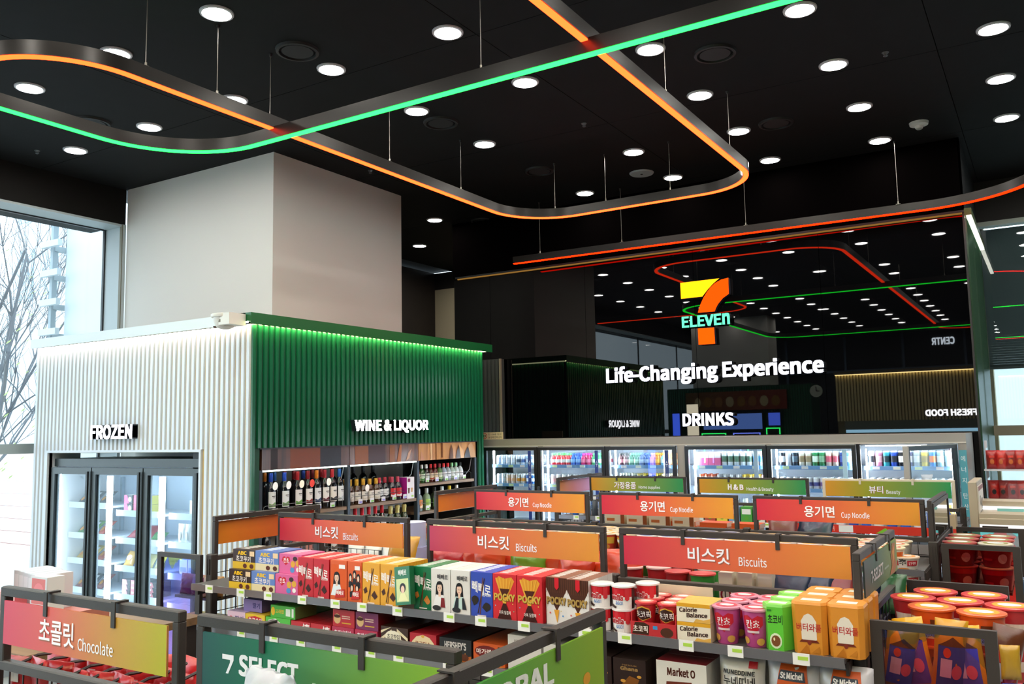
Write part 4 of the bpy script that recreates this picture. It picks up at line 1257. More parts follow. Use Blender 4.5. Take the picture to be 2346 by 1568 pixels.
# ================================================================ gondolas
CH2 = m('#3d3631', .45, bump=.04, scale=300)
BEI = m('#cfc4ae', .45)
GX0, GX1 = -3.34, -.505
TAGW, TAGG = m('#e6e6e2', .5), m('#a8d04a', .5)
rail_m = m('#8a898e', .22, spec=.8, me=.6)
wire_m = m('#35322f', .4, me=.4)
def price_tags(y, zt, x0, x1, n, par, r):
    for i in range(n):
        x = x0 + (x1 - x0) * (i + .3 + .4 * r.random()) / n
        t = G().box(x, y - .0035, zt - .026, x + .046, y - .0005, zt + .006).build('price_tag', TAGW, par)
        G().box(x + .014, y - .0042, zt - .012, x + .042, y - .0036, zt - .002).build('price_print', TAGG, t)
def meshpanel(x0, x1, y, z0, z1, par, step=.058, axis=0):
    g = G()
    w = .0016
    n = max(1, int((x1 - x0) / step))
    for i in range(n + 1):
        x = x0 + (x1 - x0) * i / n
        if axis == 0: g.box(x - w, y - w, z0, x + w, y + w, z1)
        else: g.box(y - w, x - w, z0, y + w, x + w, z1)
    k = max(1, int((z1 - z0) / step))
    for i in range(k + 1):
        z = z0 + (z1 - z0) * i / k
        if axis == 0: g.box(x0, y - w * 2, z - w, x1, y, z + w)
        else: g.box(y - w * 2, x0, z - w, y, x1, z + w)
    return g.build('mesh_panel', wire_m, par)
def signframe(x0, x1, y, mat, par, z0=1.497, z1=1.683, axis=0):
    w = .011
    f = G()
    def bx(a0, a1, b0, b1, c0, c1):
        return f.cham(a0, b0, c0, a1, b1, c1, .0025) if axis == 0 else f.cham(b0, a0, c0, b1, a1, c1, .0025)
    bx(x0, x1, y - w, y + w, z1 - 2 * w, z1)
    bx(x0, x0 + 2 * w, y - w, y + w, z0, z1 - 2 * w)
    bx(x1 - 2 * w, x1, y - w, y + w, z0, z1 - 2 * w)
    return f.build('sign_frame', mat, par)
GRAD = {'red': ['#c4203f', '#d8503f', '#dd7440', '#d98a2c'], 'pinkred': ['#b83a5c', '#d2583f', '#dd7a3e', '#d9912e'], 'noodle': ['#c01436', '#d04336', '#d8692f', '#d8921e'], 'green': ['#c98a12', '#93961a', '#3f9a35', '#128a4a'], 'choc': ['#c83a58', '#cf5a50', '#c98a48', '#a8a81c'], 'sel': ['#0f4a48', '#0f6a4a', '#3f9f48', '#7cab2c'], 'globe': ['#1f7a38', '#2f8f38', '#4f9a2c', '#7f9f20'], 'side': ['#2c3a38', '#24503a', '#3f7a3a', '#7a8f34'], 'orange': ['#d07a12', '#cf6a14', '#d0541c', '#c8402c'], 'beige': ['#c97f14', '#c06a60', '#b48ac0', '#b892cc']}
GM = {k: gradient(v, 0) for k, v in GRAD.items()}
GMY = {k: gradient(v, 1) for k, v in GRAD.items()}
LET = m('#f4f4fa', .4)
LET_SHADOW = m('#a05a44', .5)  # shadow of the sign letters, painted as a darker offset copy
def hsign(name, label, x0, x1, y, z0, z1, grad, shapes, hookm, axis=0, sg=-1, group='hanging category signs', yr=None):
    """a board hung by two straps from its frame; axis 1 = board in a plane of constant x, x0..x1 are its y limits"""
    t = T(name, label, 'sign', (0, 0, 0), 0, group)
    d = .005
    if axis == 0:
        G().box(x0, y - d, z0, x1, y, z1).build('board', [GM[grad]], t)
        mp = flat(x0, y - d, z0, x1 - x0, z1 - z0, .0006)
    else:
        G().box(y, x0, z0, y + d, x1, z1).build('board', [GMY[grad]], t)
        mp = side(y + d, x0, z0, x1 - x0, z1 - z0, 1, .0006) if sg > 0 else side(y, x1, z0, x1 - x0, z1 - z0, -1, .0006)
    if shapes:
        small = [q for q in shapes if q[0] == 't' and len(q) > 7 and q[7] is False]
        big = [q for q in shapes if q[0] == 't' and q not in small]
        pics = [q for q in shapes if q[0] != 't']
        for nm, part in (('picture_print', pics), ('lettering', big), ('small_lettering', small)):
            if part:
                prt(part, mp, nm, t)
    for u in (.29, .71) if axis == 0 else (.33, .75):
        x = x0 + (x1 - x0) * u
        w = .007
        g = G()
        if axis == 0:
            g.box(x - w, y - d - .004, z1 - .022, x + w, y - d - .001, 1.687).box(x - w, y - d - .001, 1.684, x + w, y + .026, 1.687).box(x - w, y + .023, 1.664, x + w, y + .026, 1.684)
        else:
            s_ = 1 if sg > 0 else -1
            a = y + d + .001 if sg > 0 else y - .001
            g.box(a, x - w, z1 - .022, a + .003 * s_, x + w, 1.687).box(a, x - w, 1.684, a - .03 * s_, x + w, 1.687)
        g.build('hook', hookm, t)
    return t
def kr(a, b, x0=.31, x1=.50, e0=.54, e1=.66, za=.22, zb=.74, zc=.20, zd=.5):
    return [('t', a, x0 + .004, za - .03, x1 + .004, zb - .03, LET_SHADOW), ('t', a, x0, za, x1, zb, LET), ('t', b, e0, zc, e1, zd, LET, False)]
def gondola(label, y, frames, frame_mats, shelfz, yf, yb, bar=True, seed=1, tags=True):
    t = T('gondola', label, 'gondola', (0, 0, 0), 0, 'store gondolas')
    r = random.Random(seed)
    xs = [frames[0][0] - .04] + [(frames[i][1] + frames[i + 1][0]) / 2 for i in range(len(frames) - 1)] + [frames[-1][1] + .035]
    for x in xs:
        g = G().cham(x - .018, y - .02, 0, x + .018, y + .02, 1.512, .004)
        g.box(x - .005, y - .024, 1.44, x - .001, y - .0205, 1.475).box(x + .003, y - .024, 1.44, x + .007, y - .0205, 1.475)
        g.build('post', CHAR, t)
    for i in range(len(frames)):
        a, b = xs[i] + .018, xs[i + 1] - .018
        fm = frame_mats[i]
        G().cham(a, y - .012, 1.481, b, y + .012, 1.503, .003).build('top_bar', CH2, t)
        meshpanel(a, b, y, .92, 1.481, t)
        signframe(frames[i][0], frames[i][1], y, fm, t)
    for sd, yy in ((-1, yf), (1, yb)):
        for k, z in enumerate(shelfz):
            s = G().box(xs[0], min(y + sd * .03, yy), z - .012, xs[-1], max(y + sd * .03, yy), z).build('shelf', m('#4a4744', .5), t)
            if sd < 0:
                pr = G()
                pr.add([(xs[0], yy - .004, z - .024), (xs[-1], yy - .004, z - .024), (xs[-1], yy - .004, z + .004), (xs[0], yy - .004, z + .004), (xs[0], yy + .004, z - .024), (xs[-1], yy + .004, z - .024), (xs[-1], yy + .004, z + .004), (xs[0], yy + .004, z + .004)],
                       [(0, 1, 2, 3), (5, 4, 7, 6), (3, 2, 6, 7), (0, 4, 5, 1), (0, 3, 7, 4), (1, 5, 6, 2)])
                pr = pr.build('price_rail', rail_m, s)
                if tags and k < 2:
                    price_tags(yy - .004, z, xs[0] + .03, xs[-1] - .06, 15, s, r)
    G().box(xs[0], yf + .02, 0, xs[-1], yb - .02, .12).build('base', CHAR, t)
    for k, z in enumerate(shelfz):
        for x in xs:
            G().box(x - .004, yf + .03, z - .05, x + .004, yb - .03, z - .012).build('bracket', CHAR, t)
    return t
F1 = [(-3.207, -2.41), (-2.308, -1.465), (-1.406, -.562)]
F2 = [(-3.187, -2.368), (-2.299, -1.47), (-1.387, -.552)]
F3 = [(-3.178, -2.367), (-2.282, -1.47), (-1.379, -.558)]
CM = [CHAR] * 3
SHZ = [1.41, 1.245, .99, .72]
gondola('dark steel biscuit gondola filling the middle of the store, nearest full row', 3.02, F1, CM, SHZ, 2.552, 3.46, seed=3)
gondola('dark steel cup noodle gondola behind the biscuit gondola', 4.67, F2, CM, SHZ, 4.21, 5.12, seed=4)
gondola('household and beauty gondola nearest the drinks cooler, right bay beige', 6.29, F3, [CHAR, CHAR, BEI], SHZ, 5.84, 6.74, seed=5)
sl = ['left', 'middle', 'right']
for i, (a, b) in enumerate(F1):
    hsign('hanging_sign', 'red to orange Biscuits sign hanging over the %s bay of the biscuit gondola' % sl[i], a + .022, b - .022, 3.008, 1.552, 1.656, ['red', 'pinkred', 'red'][i], kr('비스킷', 'Biscuits'), CHAR)
for i, (a, b) in enumerate(F2):
    hsign('hanging_sign', 'red to orange Cup Noodle sign hanging over the %s bay of the noodle gondola' % sl[i], a + .022, b - .022, 4.658, 1.557, 1.668, 'noodle', kr('용기면', 'Cup Noodle', e1=.71, zc=.17), CHAR)
hsign('hanging_sign', 'orange to green Home supplies sign hanging over the left bay of the rear gondola', F3[0][0] + .022, F3[0][1] - .022, 6.278, 1.569, 1.67, 'green', kr('가정용품', 'Home supplies', .26, .5, .53, .76, .18, .7, .15, .45), CHAR)
hsign('hanging_sign', 'orange to green Health and Beauty sign hanging over the middle bay of the rear gondola', F3[1][0] + .022, F3[1][1] - .022, 6.278, 1.569, 1.67, 'green', kr('H & B', 'Health & Beauty', .28, .43, .46, .71, .25, .65, .15, .48), CHAR)
hsign('hanging_sign', 'orange to green Beauty sign in a beige frame over the rear gondola', F3[2][0] + .022, F3[2][1] - .022, 6.278, 1.567, 1.67, 'green', kr('뷰티', 'Beauty', .36, .475, .5, .61, .22, .7, .13, .45), BEI)

# end units: short frames across the ends of the gondolas
def endcap(label, x, sg, y0, y1, board, blabel, shapes, panels=True, seed=0, board_only_mat='side'):
    t = T('end_unit', label, 'end unit', (0, 0, 0), 0, 'gondola end units')
    for y in (y0, y1):
        g = G().cham(x - .02, y - .02, 0, x + .02, y + .02, 1.512, .004)
        if y == y0:
            g.box(x - .008, y - .024, 1.42, x - .003, y - .0205, 1.49).box(x + .004, y - .024, 1.42, x + .009, y - .0205, 1.49)
        g.build('post', CHAR, t)
    G().cham(x - .012, y0 + .02, 1.481, x + .012, y1 - .02, 1.503, .003).build('top_bar', CH2, t)
    meshpanel(y0 + .02, y1 - .02, x, .9, 1.481, t, axis=1)
    signframe(y0 + .005, y1 - .005, x, CHAR, t, axis=1)
    for z in (1.30, 1.03, .75, .4):
        x1 = x + sg * .30
        G().box(min(x + sg * .025, x1), y0 + .03, z - .012, max(x + sg * .025, x1), y1 - .03, z).build('shelf', m('#4a4744', .5), t)
    for k, y in enumerate((y0 - .03, y1 + .03)):
        if not panels: break
        xa, xb = sorted((x + sg * .035, x + sg * .345))
        g = G()
        for a in ((xa, xb, 1.486, 1.508), (xa, xb, .9, .92), (xa, xa + .03, .92, 1.486), (xb - .03, xb, .92, 1.486)):
            g.box(a[0], y - .009, a[2], a[1], y + .009, a[3])
        f = g.build('side_frame', CHAR, t)
        yv = [['#c8b4f4', '#f0c8ec', '#eceab0', '#c0ccfa'], ['#e8908a', '#f0a49a', '#e89a90', '#f0c0b0'], ['#9ae0dc', '#e8a0a0', '#a8e0e0', '#d0a8a8'], ['#b4bcfa', '#f8c0e4', '#c0c6ff', '#f8d4c8']][(seed + k) % 4]
        G().box(xa + .03, y - .002, .92, xb - .03, y + .002, 1.486).build('tinted_pane', gradient(yv, 2, .9, transp=True), f, label='iridescent clear side pane')
    if board:
        hsign('hanging_sign', blabel, y0 + .03, y1 - .03, x + (.012 if sg > 0 else -.017), 1.55, 1.655, board, shapes, CHAR, 1, sg)
    return t
selp = [('t', '7-SELECT', .16, .28, .52, .62, '#c6c8cc'), ('t', 'Bread', .56, .3, .68, .5, '#9aa49a', False) if False else ('r', .56, .34, .7, .4, '#8fa08f'), ('p', [(.72, .05), (.8, .3), (.78, .6), (.84, .95), (.95, .9), (.9, .5), (.97, .2), (.88, .02)], '#a8641f'), ('p', [(.78, .15), (.84, .4), (.82, .7), (.9, .85), (.88, .45)], '#d2953a')]
endcap('dark end unit with snack bags on the right end of the biscuit gondola', -.505, 1, 2.665, 3.325, 'side', 'dark green 7-SELECT sign hanging sideways at the right end of the biscuit gondola', selp, seed=3)
endcap('dark end unit on the left end of the biscuit gondola with an iridescent pane', -3.34, -1, 2.735, 3.43, 'orange', 'plain orange sign back hanging sideways at the left end of the biscuit gondola', None, seed=0)
endcap('dark end unit on the left end of the noodle gondola', -3.33, -1, 4.43, 5.15, 'orange', 'plain orange sign back hanging sideways at the left end of the noodle gondola', None, panels=False, seed=1)
endcap('dark end unit on the left end of the rear gondola', -3.30, -1, 5.97, 6.75, 'beige', 'orange and lilac sign back hanging sideways at the left end of the rear gondola', None, panels=False, seed=1)
# noodle right end: mirror in a frame
t = endcap('dark end unit on the right end of the noodle gondola with red ramen bowls', -.5, 1, 4.445, 5.12, None, '', None, seed=1)
t = T('framed_mirror', 'tilted dark framed mirror standing up at the right end of the noodle gondola', 'mirror', (0, 0, 0))
G().box(-.515, 4.435, 1.505, -.495, 5.09, 1.695).build('frame', CHAR, t)
mm = m('#9aa39c', .03, me=1)
G().box(-.4955, 4.465, 1.515, -.493, 5.075, 1.683).build('mirror_face', mm, t)

# ================================================================ biscuits on the top shelf
def box3(name, w, d, h, front, sidec, top, prints, label, cat, loc, group, rz=0, r=.35):
    t = T(name, label, cat, loc, rz, group)
    G().box(0, 0, 0, w, d, h, mis=[1, 2, 0, 1, 1, 1]).build('carton', [m(front, r), m(sidec, r), m(top, r)], t)
    if prints:
        prt(prints, flat(0, 0, 0, w, h), 'front_print', t, r)
    return t
SZ = 1.4105
def rowof(name, kind, col, x0, w, y0, d, h, n, prints, place, cat='biscuits', z=SZ, nz=1, group=None, step=None, jit=.002):
    """a column of alike cartons: the front one printed, the rest standing behind it"""
    group = group or kind + ' column'
    front, sd, top = col
    back = None
    for l in range(nz):
        for i in range(n):
            zz = z + l * (h + .0006)
            x = x0 + (rnd.random() - .5) * jit
            if i == 0:
                lv = '' if nz == 1 else ['lower ', 'upper '][l]
                box3(name, w, d - .001, h, front, sd, top, prints, '%s%s %s' % (lv, kind, place), cat, (x, y0 + l * .02, zz), group)
            else:
                lb = '%s standing %s behind the front one %s%s' % (kind, ['', 'first', 'second', 'third', 'fourth', 'fifth', 'sixth', 'seventh', 'eighth', 'ninth', 'tenth', 'eleventh', 'twelfth', 'thirteenth', 'fourteenth'][i], place, '' if nz == 1 else [', lower layer', ', upper layer'][l])
                lc = (x, y0 + l * .02 + i * d, zz)
                if back is None:
                    g = G().box(0, 0, 0, w, d - .001, h, mis=[1, 2, 0, 1, 1, 1])
                    g.box(w * .12, d * .2, h, w * .5, d * .72, h + .0003, 3)
                    back = g.build(name, [m(front, .35), m(sd, .35), m(top, .35), m(TOPM.get(kind.split()[0], '#d8d4d0'), .4)], None, lc)
                    tag(back, lb, cat, group)
                else:
                    dup(back, lc, lb, group=group)
TOPM = {'white': '#c9c6c0', 'blue': '#dfe2ea', 'dark': '#c9a04a', 'striped': '#4a2a1c', 'pink': '#e8c8d4'}
def sticks(a='#3a2216', b='#6a3a20'):
    return [('p', [(.30, .08), (.345, .08), (.66, .86), (.625, .88)], a), ('p', [(.40, .06), (.44, .06), (.575, .88), (.54, .88)], b)]
def pep(base, chunk, extra=[]):
    return [('t', '빼빼로', .05, .56, .92, .82, '#f0ece8', True, -.10), ('t', 'PEPERO', .52, .46, .92, .52, '#f0ece8', False)] + sticks() + [('p', [(.06, .34), (.22, .42), (.30, .30), (.14, .24)], chunk), ('p', [(.52, .22), (.72, .12), (.88, .2), (.7, .34)], chunk), ('r', .3, .02, .7, .045, '#ead9d0')] + extra
def girl(bg, hair, top, skin='#e3bfa8', word=True, hx=.45):
    return [('r', .06, .12, .94, .9, bg), ('e', hx, .585, .19, .135, hair), ('p', [(hx - .24, .28), (hx - .19, .6), (hx + .19, .6), (hx + .22, .28)], hair), ('p', [(hx - .36, .12), (hx - .2, .4), (hx + .2, .4), (hx + .38, .12)], top), ('r', hx - .06, .36, hx + .06, .48, skin),
            ('e', hx, .56, .13, .11, skin), ('p', [(hx - .16, .6), (hx - .12, .7), (hx + .12, .7), (hx + .16, .6), (hx + .1, .64), (hx - .1, .63)], hair), ('e', hx - .05, .56, .016, .01, '#2a1c1a'), ('e', hx + .05, .56, .016, .01, '#2a1c1a'), ('e', hx, .5, .03, .008, '#b0545a'),
            ('t', '빼빼로', .34, .76, .9, .88, '#2c2a2c' if bg == '#d9d6d0' else '#f0ece8')]
# two layers of brown, blue and pink biscuit boxes at the left
abc = lambda c, w: [('r', 0, 0, 1, .36, w), ('t', 'ABC', .22, .72, .62, .92, '#f0c020'), ('t', '초코쿠키', .14, .38, .8, .7, '#efe6e0', True, -.05), ('e', .55, .16, .09, .12, '#5a2a1a'), ('e', .85, .16, .09, .12, '#5a2a1a'), ('r', .76, .68, .97, .93, '#e8c9a0')]
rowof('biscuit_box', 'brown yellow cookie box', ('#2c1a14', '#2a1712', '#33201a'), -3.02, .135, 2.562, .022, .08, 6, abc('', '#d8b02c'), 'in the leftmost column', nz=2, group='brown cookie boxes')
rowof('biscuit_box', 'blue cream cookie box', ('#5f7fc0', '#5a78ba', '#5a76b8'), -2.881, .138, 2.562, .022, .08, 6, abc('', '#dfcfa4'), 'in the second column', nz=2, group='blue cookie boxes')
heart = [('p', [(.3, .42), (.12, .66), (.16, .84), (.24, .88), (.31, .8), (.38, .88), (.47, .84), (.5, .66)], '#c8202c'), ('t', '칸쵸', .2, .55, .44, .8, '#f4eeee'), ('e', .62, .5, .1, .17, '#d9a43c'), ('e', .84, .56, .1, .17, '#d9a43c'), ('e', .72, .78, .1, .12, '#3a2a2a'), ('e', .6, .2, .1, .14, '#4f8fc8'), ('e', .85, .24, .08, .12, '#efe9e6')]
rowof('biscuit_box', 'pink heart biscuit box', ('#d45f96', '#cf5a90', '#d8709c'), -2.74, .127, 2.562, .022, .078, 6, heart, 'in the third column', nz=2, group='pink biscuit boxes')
N = 10
D = .0182
def stickcol(kind, col, x0, w, prints, place, y0=2.562, h=.152, group=None):
    rowof('stick_biscuit_box', kind, col, x0, w, y0, D, h, N, prints, place, group=group or kind.split(' stick')[0] + ' stick boxes')
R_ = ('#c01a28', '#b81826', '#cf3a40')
stickcol('red stick biscuit box', R_, -2.611, .081, pep('', '#3a1a14'), 'in the left red column')
stickcol('red stick biscuit box', R_, -2.527, .083, pep('', '#3a1a14'), 'in the right red column')
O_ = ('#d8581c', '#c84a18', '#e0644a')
cr = [('r', .55, .8, .92, .9, '#f0ece8'), ('p', [(.3, .06), (.9, .1), (.88, .3), (.4, .26)], '#c0302a'), ('t', '빼빼로', .4, .14, .84, .26, '#f4ece8')]
stickcol('orange stick biscuit box', O_, -2.437, .085, girl('#d8581c', '#1c1618', '#dfe6ea', hx=.4) [:-1] + cr, 'in the single person column')
band5 = []
for px_, py_ in ((.2, .6), (.5, .68), (.78, .6), (.32, .36), (.7, .36)):
    band5 += [('e', px_, py_, .13, .11, '#1c1618'), ('e', px_, py_ - .02, .08, .07, '#e3bfa8'), ('r', px_ - .14, py_ - .24, px_ + .14, py_ - .1, '#2a2426')]
stickcol('orange stick biscuit box', O_, -2.346, .07, band5 + cr, 'in the group picture column')
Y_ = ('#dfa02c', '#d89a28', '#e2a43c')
stickcol('yellow stick biscuit box', Y_, -2.271, .085, pep('', '#4a2c22'), 'in the left yellow column')
stickcol('yellow stick biscuit box', Y_, -2.183, .085, pep('', '#4a2c22'), 'in the right yellow column')
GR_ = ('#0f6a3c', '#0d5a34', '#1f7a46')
stickcol('green stick biscuit box', GR_, -2.035, .087, pep('', '#b8702c', [('e', .16, .34, .1, .06, '#c8803a'), ('e', .74, .2, .12, .07, '#c8803a')]), 'with almonds, in the green column', y0=2.575)
t = box3('stick_biscuit_box', .078, .024, .136, '#156a3e', '#0f5a34', '#1f7a46', [('r', .1, .08, .9, .68, '#c8d49a'), ('t', '빼빼로', .25, .76, .8, .92, '#e8ece4'), ('e', .52, .44, .2, .13, '#1c1618'), ('e', .52, .4, .12, .1, '#e3bfa8'), ('p', [(.2, .1), (.38, .3), (.66, .3), (.85, .1)], '#dfe0a8')],
         'green stick biscuit box leaning aslant in front of the green column', 'biscuits', (-2.088, 2.535, SZ + .012), 'green stick boxes')
t.rotation_euler = (math.radians(-6), math.radians(-9), math.radians(-6))
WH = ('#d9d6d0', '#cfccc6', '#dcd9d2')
stickcol('white stick biscuit box', WH, -1.944, .084, girl('#d9d6d0', '#1c181a', '#e4e4e4') + [('p', [(.5, .12), (.54, .34), (.7, .34), (.75, .12)], '#7a2026'), ('e', .3, .1, .22, .06, '#2c2a2c')], 'in the long haired person column')
stickcol('white stick biscuit box', WH, -1.857, .082, girl('#d9d6d0', '#1c181a', '#bcd6d0') + [('p', [(.16, .12), (.3, .38), (.42, .38), (.4, .12)], '#23262c'), ('p', [(.62, .12), (.6, .38), (.7, .38), (.84, .12)], '#23262c'), ('e', .3, .1, .22, .06, '#2c2a2c')], 'in the short haired person column')
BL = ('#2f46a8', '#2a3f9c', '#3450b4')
stickcol('blue stick biscuit box', BL, -1.772, .09, pep('', '#26221e', [('e', .2, .38, .16, .09, '#2c241e'), ('e', .74, .24, .17, .09, '#2c241e')]), 'in the blue column')
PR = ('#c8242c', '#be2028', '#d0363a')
pk = lambda c, lo: [('p', [(.12, .86), (.5, .34), (.92, .86), (.8, .94), (.5, .9), (.25, .95)], '#d8942e')] + [('p', [(.46 + .01 * i, .3), (.5 + .01 * i, .3), (.16 + .16 * i, .92), (.11 + .16 * i, .9)], '#e0a63c') for i in range(5)] + [('p', [(.42, .5), (.58, .5), (.72, .68), (.3, .68)], '#4a2014'), ('p', [(.2, .02), (.44, .36), (.56, .36), (.8, .02)], '#3a1812')] + [('t', 'POCKY', .06, .40, .96, .56, '#7a5a1a'), ('t', 'POCKY', .05, .415, .95, .575, '#c9a84a'), ('t', '더욱 달콤해', .28, .12, .76, .2, '#efe4dc', False), ('e', .12, .3, .02, .012, '#5ac0e0'), ('e', .86, .36, .02, .012, '#e0d05a'), ('e', .9, .2, .02, .012, '#5ac08a')]
stickcol('scarlet stick biscuit box', PR, -1.678, .094, pk(0, 0), 'in the left scarlet column')
stickcol('scarlet stick biscuit box', PR, -1.581, .098, pk(0, 0), 'in the right scarlet column')
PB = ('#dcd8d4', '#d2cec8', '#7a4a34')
pb = [('p', [(0, .78), (.5, .28), (1, .78), (1, 1), (0, 1)], '#4a2a1e')] + [('r', .1 * i + .03, .68, .1 * i + .045, .99, '#6a3f2c') for i in range(10)] + [('r', .42, .8, .62, 1, '#c8202c'), ('p', [(.42, .8), (.52, .74), (.62, .8)], '#c8202c'), ('p', [(.38, .32), (.62, .32), (.52, .04)], '#d89a34'), ('t', 'POCKY', .06, .42, .96, .58, '#6a4a20'), ('t', 'POCKY', .04, .435, .94, .595, '#a88a4a'), ('e', .2, .25, .03, .02, '#c83a3a'), ('e', .8, .2, .03, .02, '#3a8ac8'), ('e', .72, .3, .02, .012, '#c8b03a')]
stickcol('brown white stick biscuit box', PB, -1.475, .08, pb, 'in the left such column', y0=2.575)
stickcol('brown white stick biscuit box', PB, -1.39, .08, pb, 'in the right such column')
def cupthing(name, label, cat, r0, r1, h, body, lid, loc, prints=None, group=None, lidr=None, n=26, rim=None, ang=2.4, key=None):
    if key and key in KC:
        return dup(KC[key], loc, label, group=group)
    t = T(name, label, cat, loc, 0, group)
    G().lathe([(r0, 0), (r0 + .001, .002), (r1, h)], n, cap1=False).build('cup_body', m(body, .35), t, smooth=True)
    lr = (lidr or r1 + .004)
    G().lathe([(r1, h - .003), (lr, h - .002), (lr, h + .003), (lr - .003, h + .004)], n).build('lid', m(lid, .3), t, smooth=True)
    if prints:
        prt(prints, wrap(r0, r1, 0, h, ang), 'wrap_print', t)
    if rim:
        g = G()
        g.add([(lr * .8 * math.cos(a) * .9, lr * .75 * math.sin(a), h + .0045) for a in [2 * PI * k / 12 for k in range(12)]], [tuple(range(12))])
        g.add([(lr * .5 * math.cos(a), lr * .35 * math.sin(a), h + .005) for a in [2 * PI * k / 10 for k in range(10)]], [tuple(range(10))], 1)
        g.build('lid_print', [m(rim, .35), m('#efe6e2', .4)], t)
    if key:
        KC[key] = t
    return t
# spread cups
nut = [('r', 0, .55, 1, 1, '#c8202a'), ('r', 0, 0, 1, .55, '#e6e2de'), ('t', 'nutella', .02, .42, .66, .7, '#e8e4e2'), ('t', 'nutella', .03, .40, .65, .66, '#b81c26'), ('t', '&GO!', .36, .2, .64, .36, '#3a7ac0', False), ('p', [(.06, .1), (.34, .02), (.4, .1), (.12, .24)], '#3a1e14'), ('p', [(.72, .45), (.8, .38), (.88, .45), (.88, .95), (.72, .95)], '#c43038')]
for j, (x, y) in enumerate([(-1.28, 2.6), (-1.204, 2.6), (-1.15, 2.67)]):
    for l in range(2):
        cupthing('spread_cup', 'brown cocoa spread cup with red and white wrap, %s of its stack, %s stack' % (['bottom', 'top'][l], ['left', 'middle', 'rear right'][j]), 'biscuits', .033, .035, .068, '#2c1712', '#e0dcd8', (x, y, SZ + l * .0725), nut, 'cocoa spread cups', key='nut')
tr = T('display_tray', 'red cardboard tray holding small red chocolate cups', 'tray', (-1.165, 2.56, SZ))
g = G().box(0, 0, 0, .15, .004, .042).box(0, .004, 0, .004, .2, .07).box(.146, .004, 0, .15, .2, .07).box(.004, .004, 0, .146, .2, .003)
g.build('tray_walls', m('#b8242a', .5), tr)
G().box(-.01, .2, 0, .2, .204, .125).build('back_card', m('#cfc0a4', .6), tr)
prt([('p', [(.03, .1), (.1, .95), (.3, .98), (.42, .8), (.4, .1)], '#3a2216'), ('t', '초코픽', .06, .25, .38, .75, '#f0e6dc'), ('e', .8, .4, .14, .35, '#4a2a1c'), ('r', .5, .55, .6, .8, '#3a8ac0')], flat(0, 0, 0, .15, .042), 'front_print', tr)
cp_ = [('p', [(.1, .55), (.2, .84), (.5, .92), (.8, .84), (.92, .55), (.5, .42)], '#d8a03a'), ('p', [(.14, .55), (.24, .8), (.5, .88), (.78, .8), (.88, .55), (.5, .45)], '#3a2018'), ('t', '초코픽', .16, .52, .86, .76, '#f2ece8'), ('e', .5, .16, .26, .1, '#3a2018'), ('e', .2, .3, .08, .05, '#e8d8d4')]
k = 0
for j in range(3):
    for i in range(2):
        cupthing('chocolate_cup', 'small red chocolate cup in the red tray, %s row, %s' % (ORD[j], ['left', 'right'][i]), 'biscuits', .024, .031, .092, '#b81f26', '#c8363a', (-1.128 + i * .076, 2.6 + j * .063, SZ + .0035), cp_, 'small red chocolate cups', rim='#e0a08a', key='choccup')
cb1 = [('r', 0, .8, 1, 1, '#d8a02c'), ('t', 'Calorie', .08, .5, .62, .76, '#3a2420', True, .06), ('t', 'Balance', .3, .24, .92, .5, '#3a2420', True, .06), ('p', [(.5, 0), (.58, .2), (.8, .16), (1, .26), (1, 0)], '#d8a850')]
for l in range(2):
    for i in range(5):
        x = -1.012
        lb = ('%s cream and yellow balance biscuit box, %s' % (['lower', 'upper'][l], 'at the front')) if i == 0 else '%s cream and yellow balance biscuit box, %s behind the front one' % (['lower', 'upper'][l], ORD[i - 1])
        box3('biscuit_box', .105, .024, .055, '#e3d9c4', '#d8c8a4', '#dfb04a', cb1 if i == 0 else None, lb, 'biscuits', (x, 2.563 + .025 * i, SZ + l * .0557), 'balance biscuit boxes')
pc = [('p', [(.5, .34), (.16, .62), (.18, .84), (.34, .88), (.5, .78), (.66, .88), (.82, .84), (.84, .62)], '#c01e30'), ('t', '칸쵸', .28, .52, .72, .76, '#f2ecec'), ('e', .2, .18, .14, .1, '#cf9a4a'), ('e', .76, .16, .15, .1, '#cf9a4a'), ('r', .3, .4, .7, .46, '#dcc8c8')]
for j in range(3):
    for i in range(2):
        cupthing('biscuit_cup', 'pink biscuit cup with a red heart, %s row, %s' % (['front', 'second', 'third'][j], ['left', 'right'][i]), 'biscuits', .029, .0405, .105, '#b84a86', '#d08aa0', (-.868 + i * .087, 2.603 + j * .09, SZ), pc, 'pink biscuit cups', rim='#c8485e', key='pinkcup')
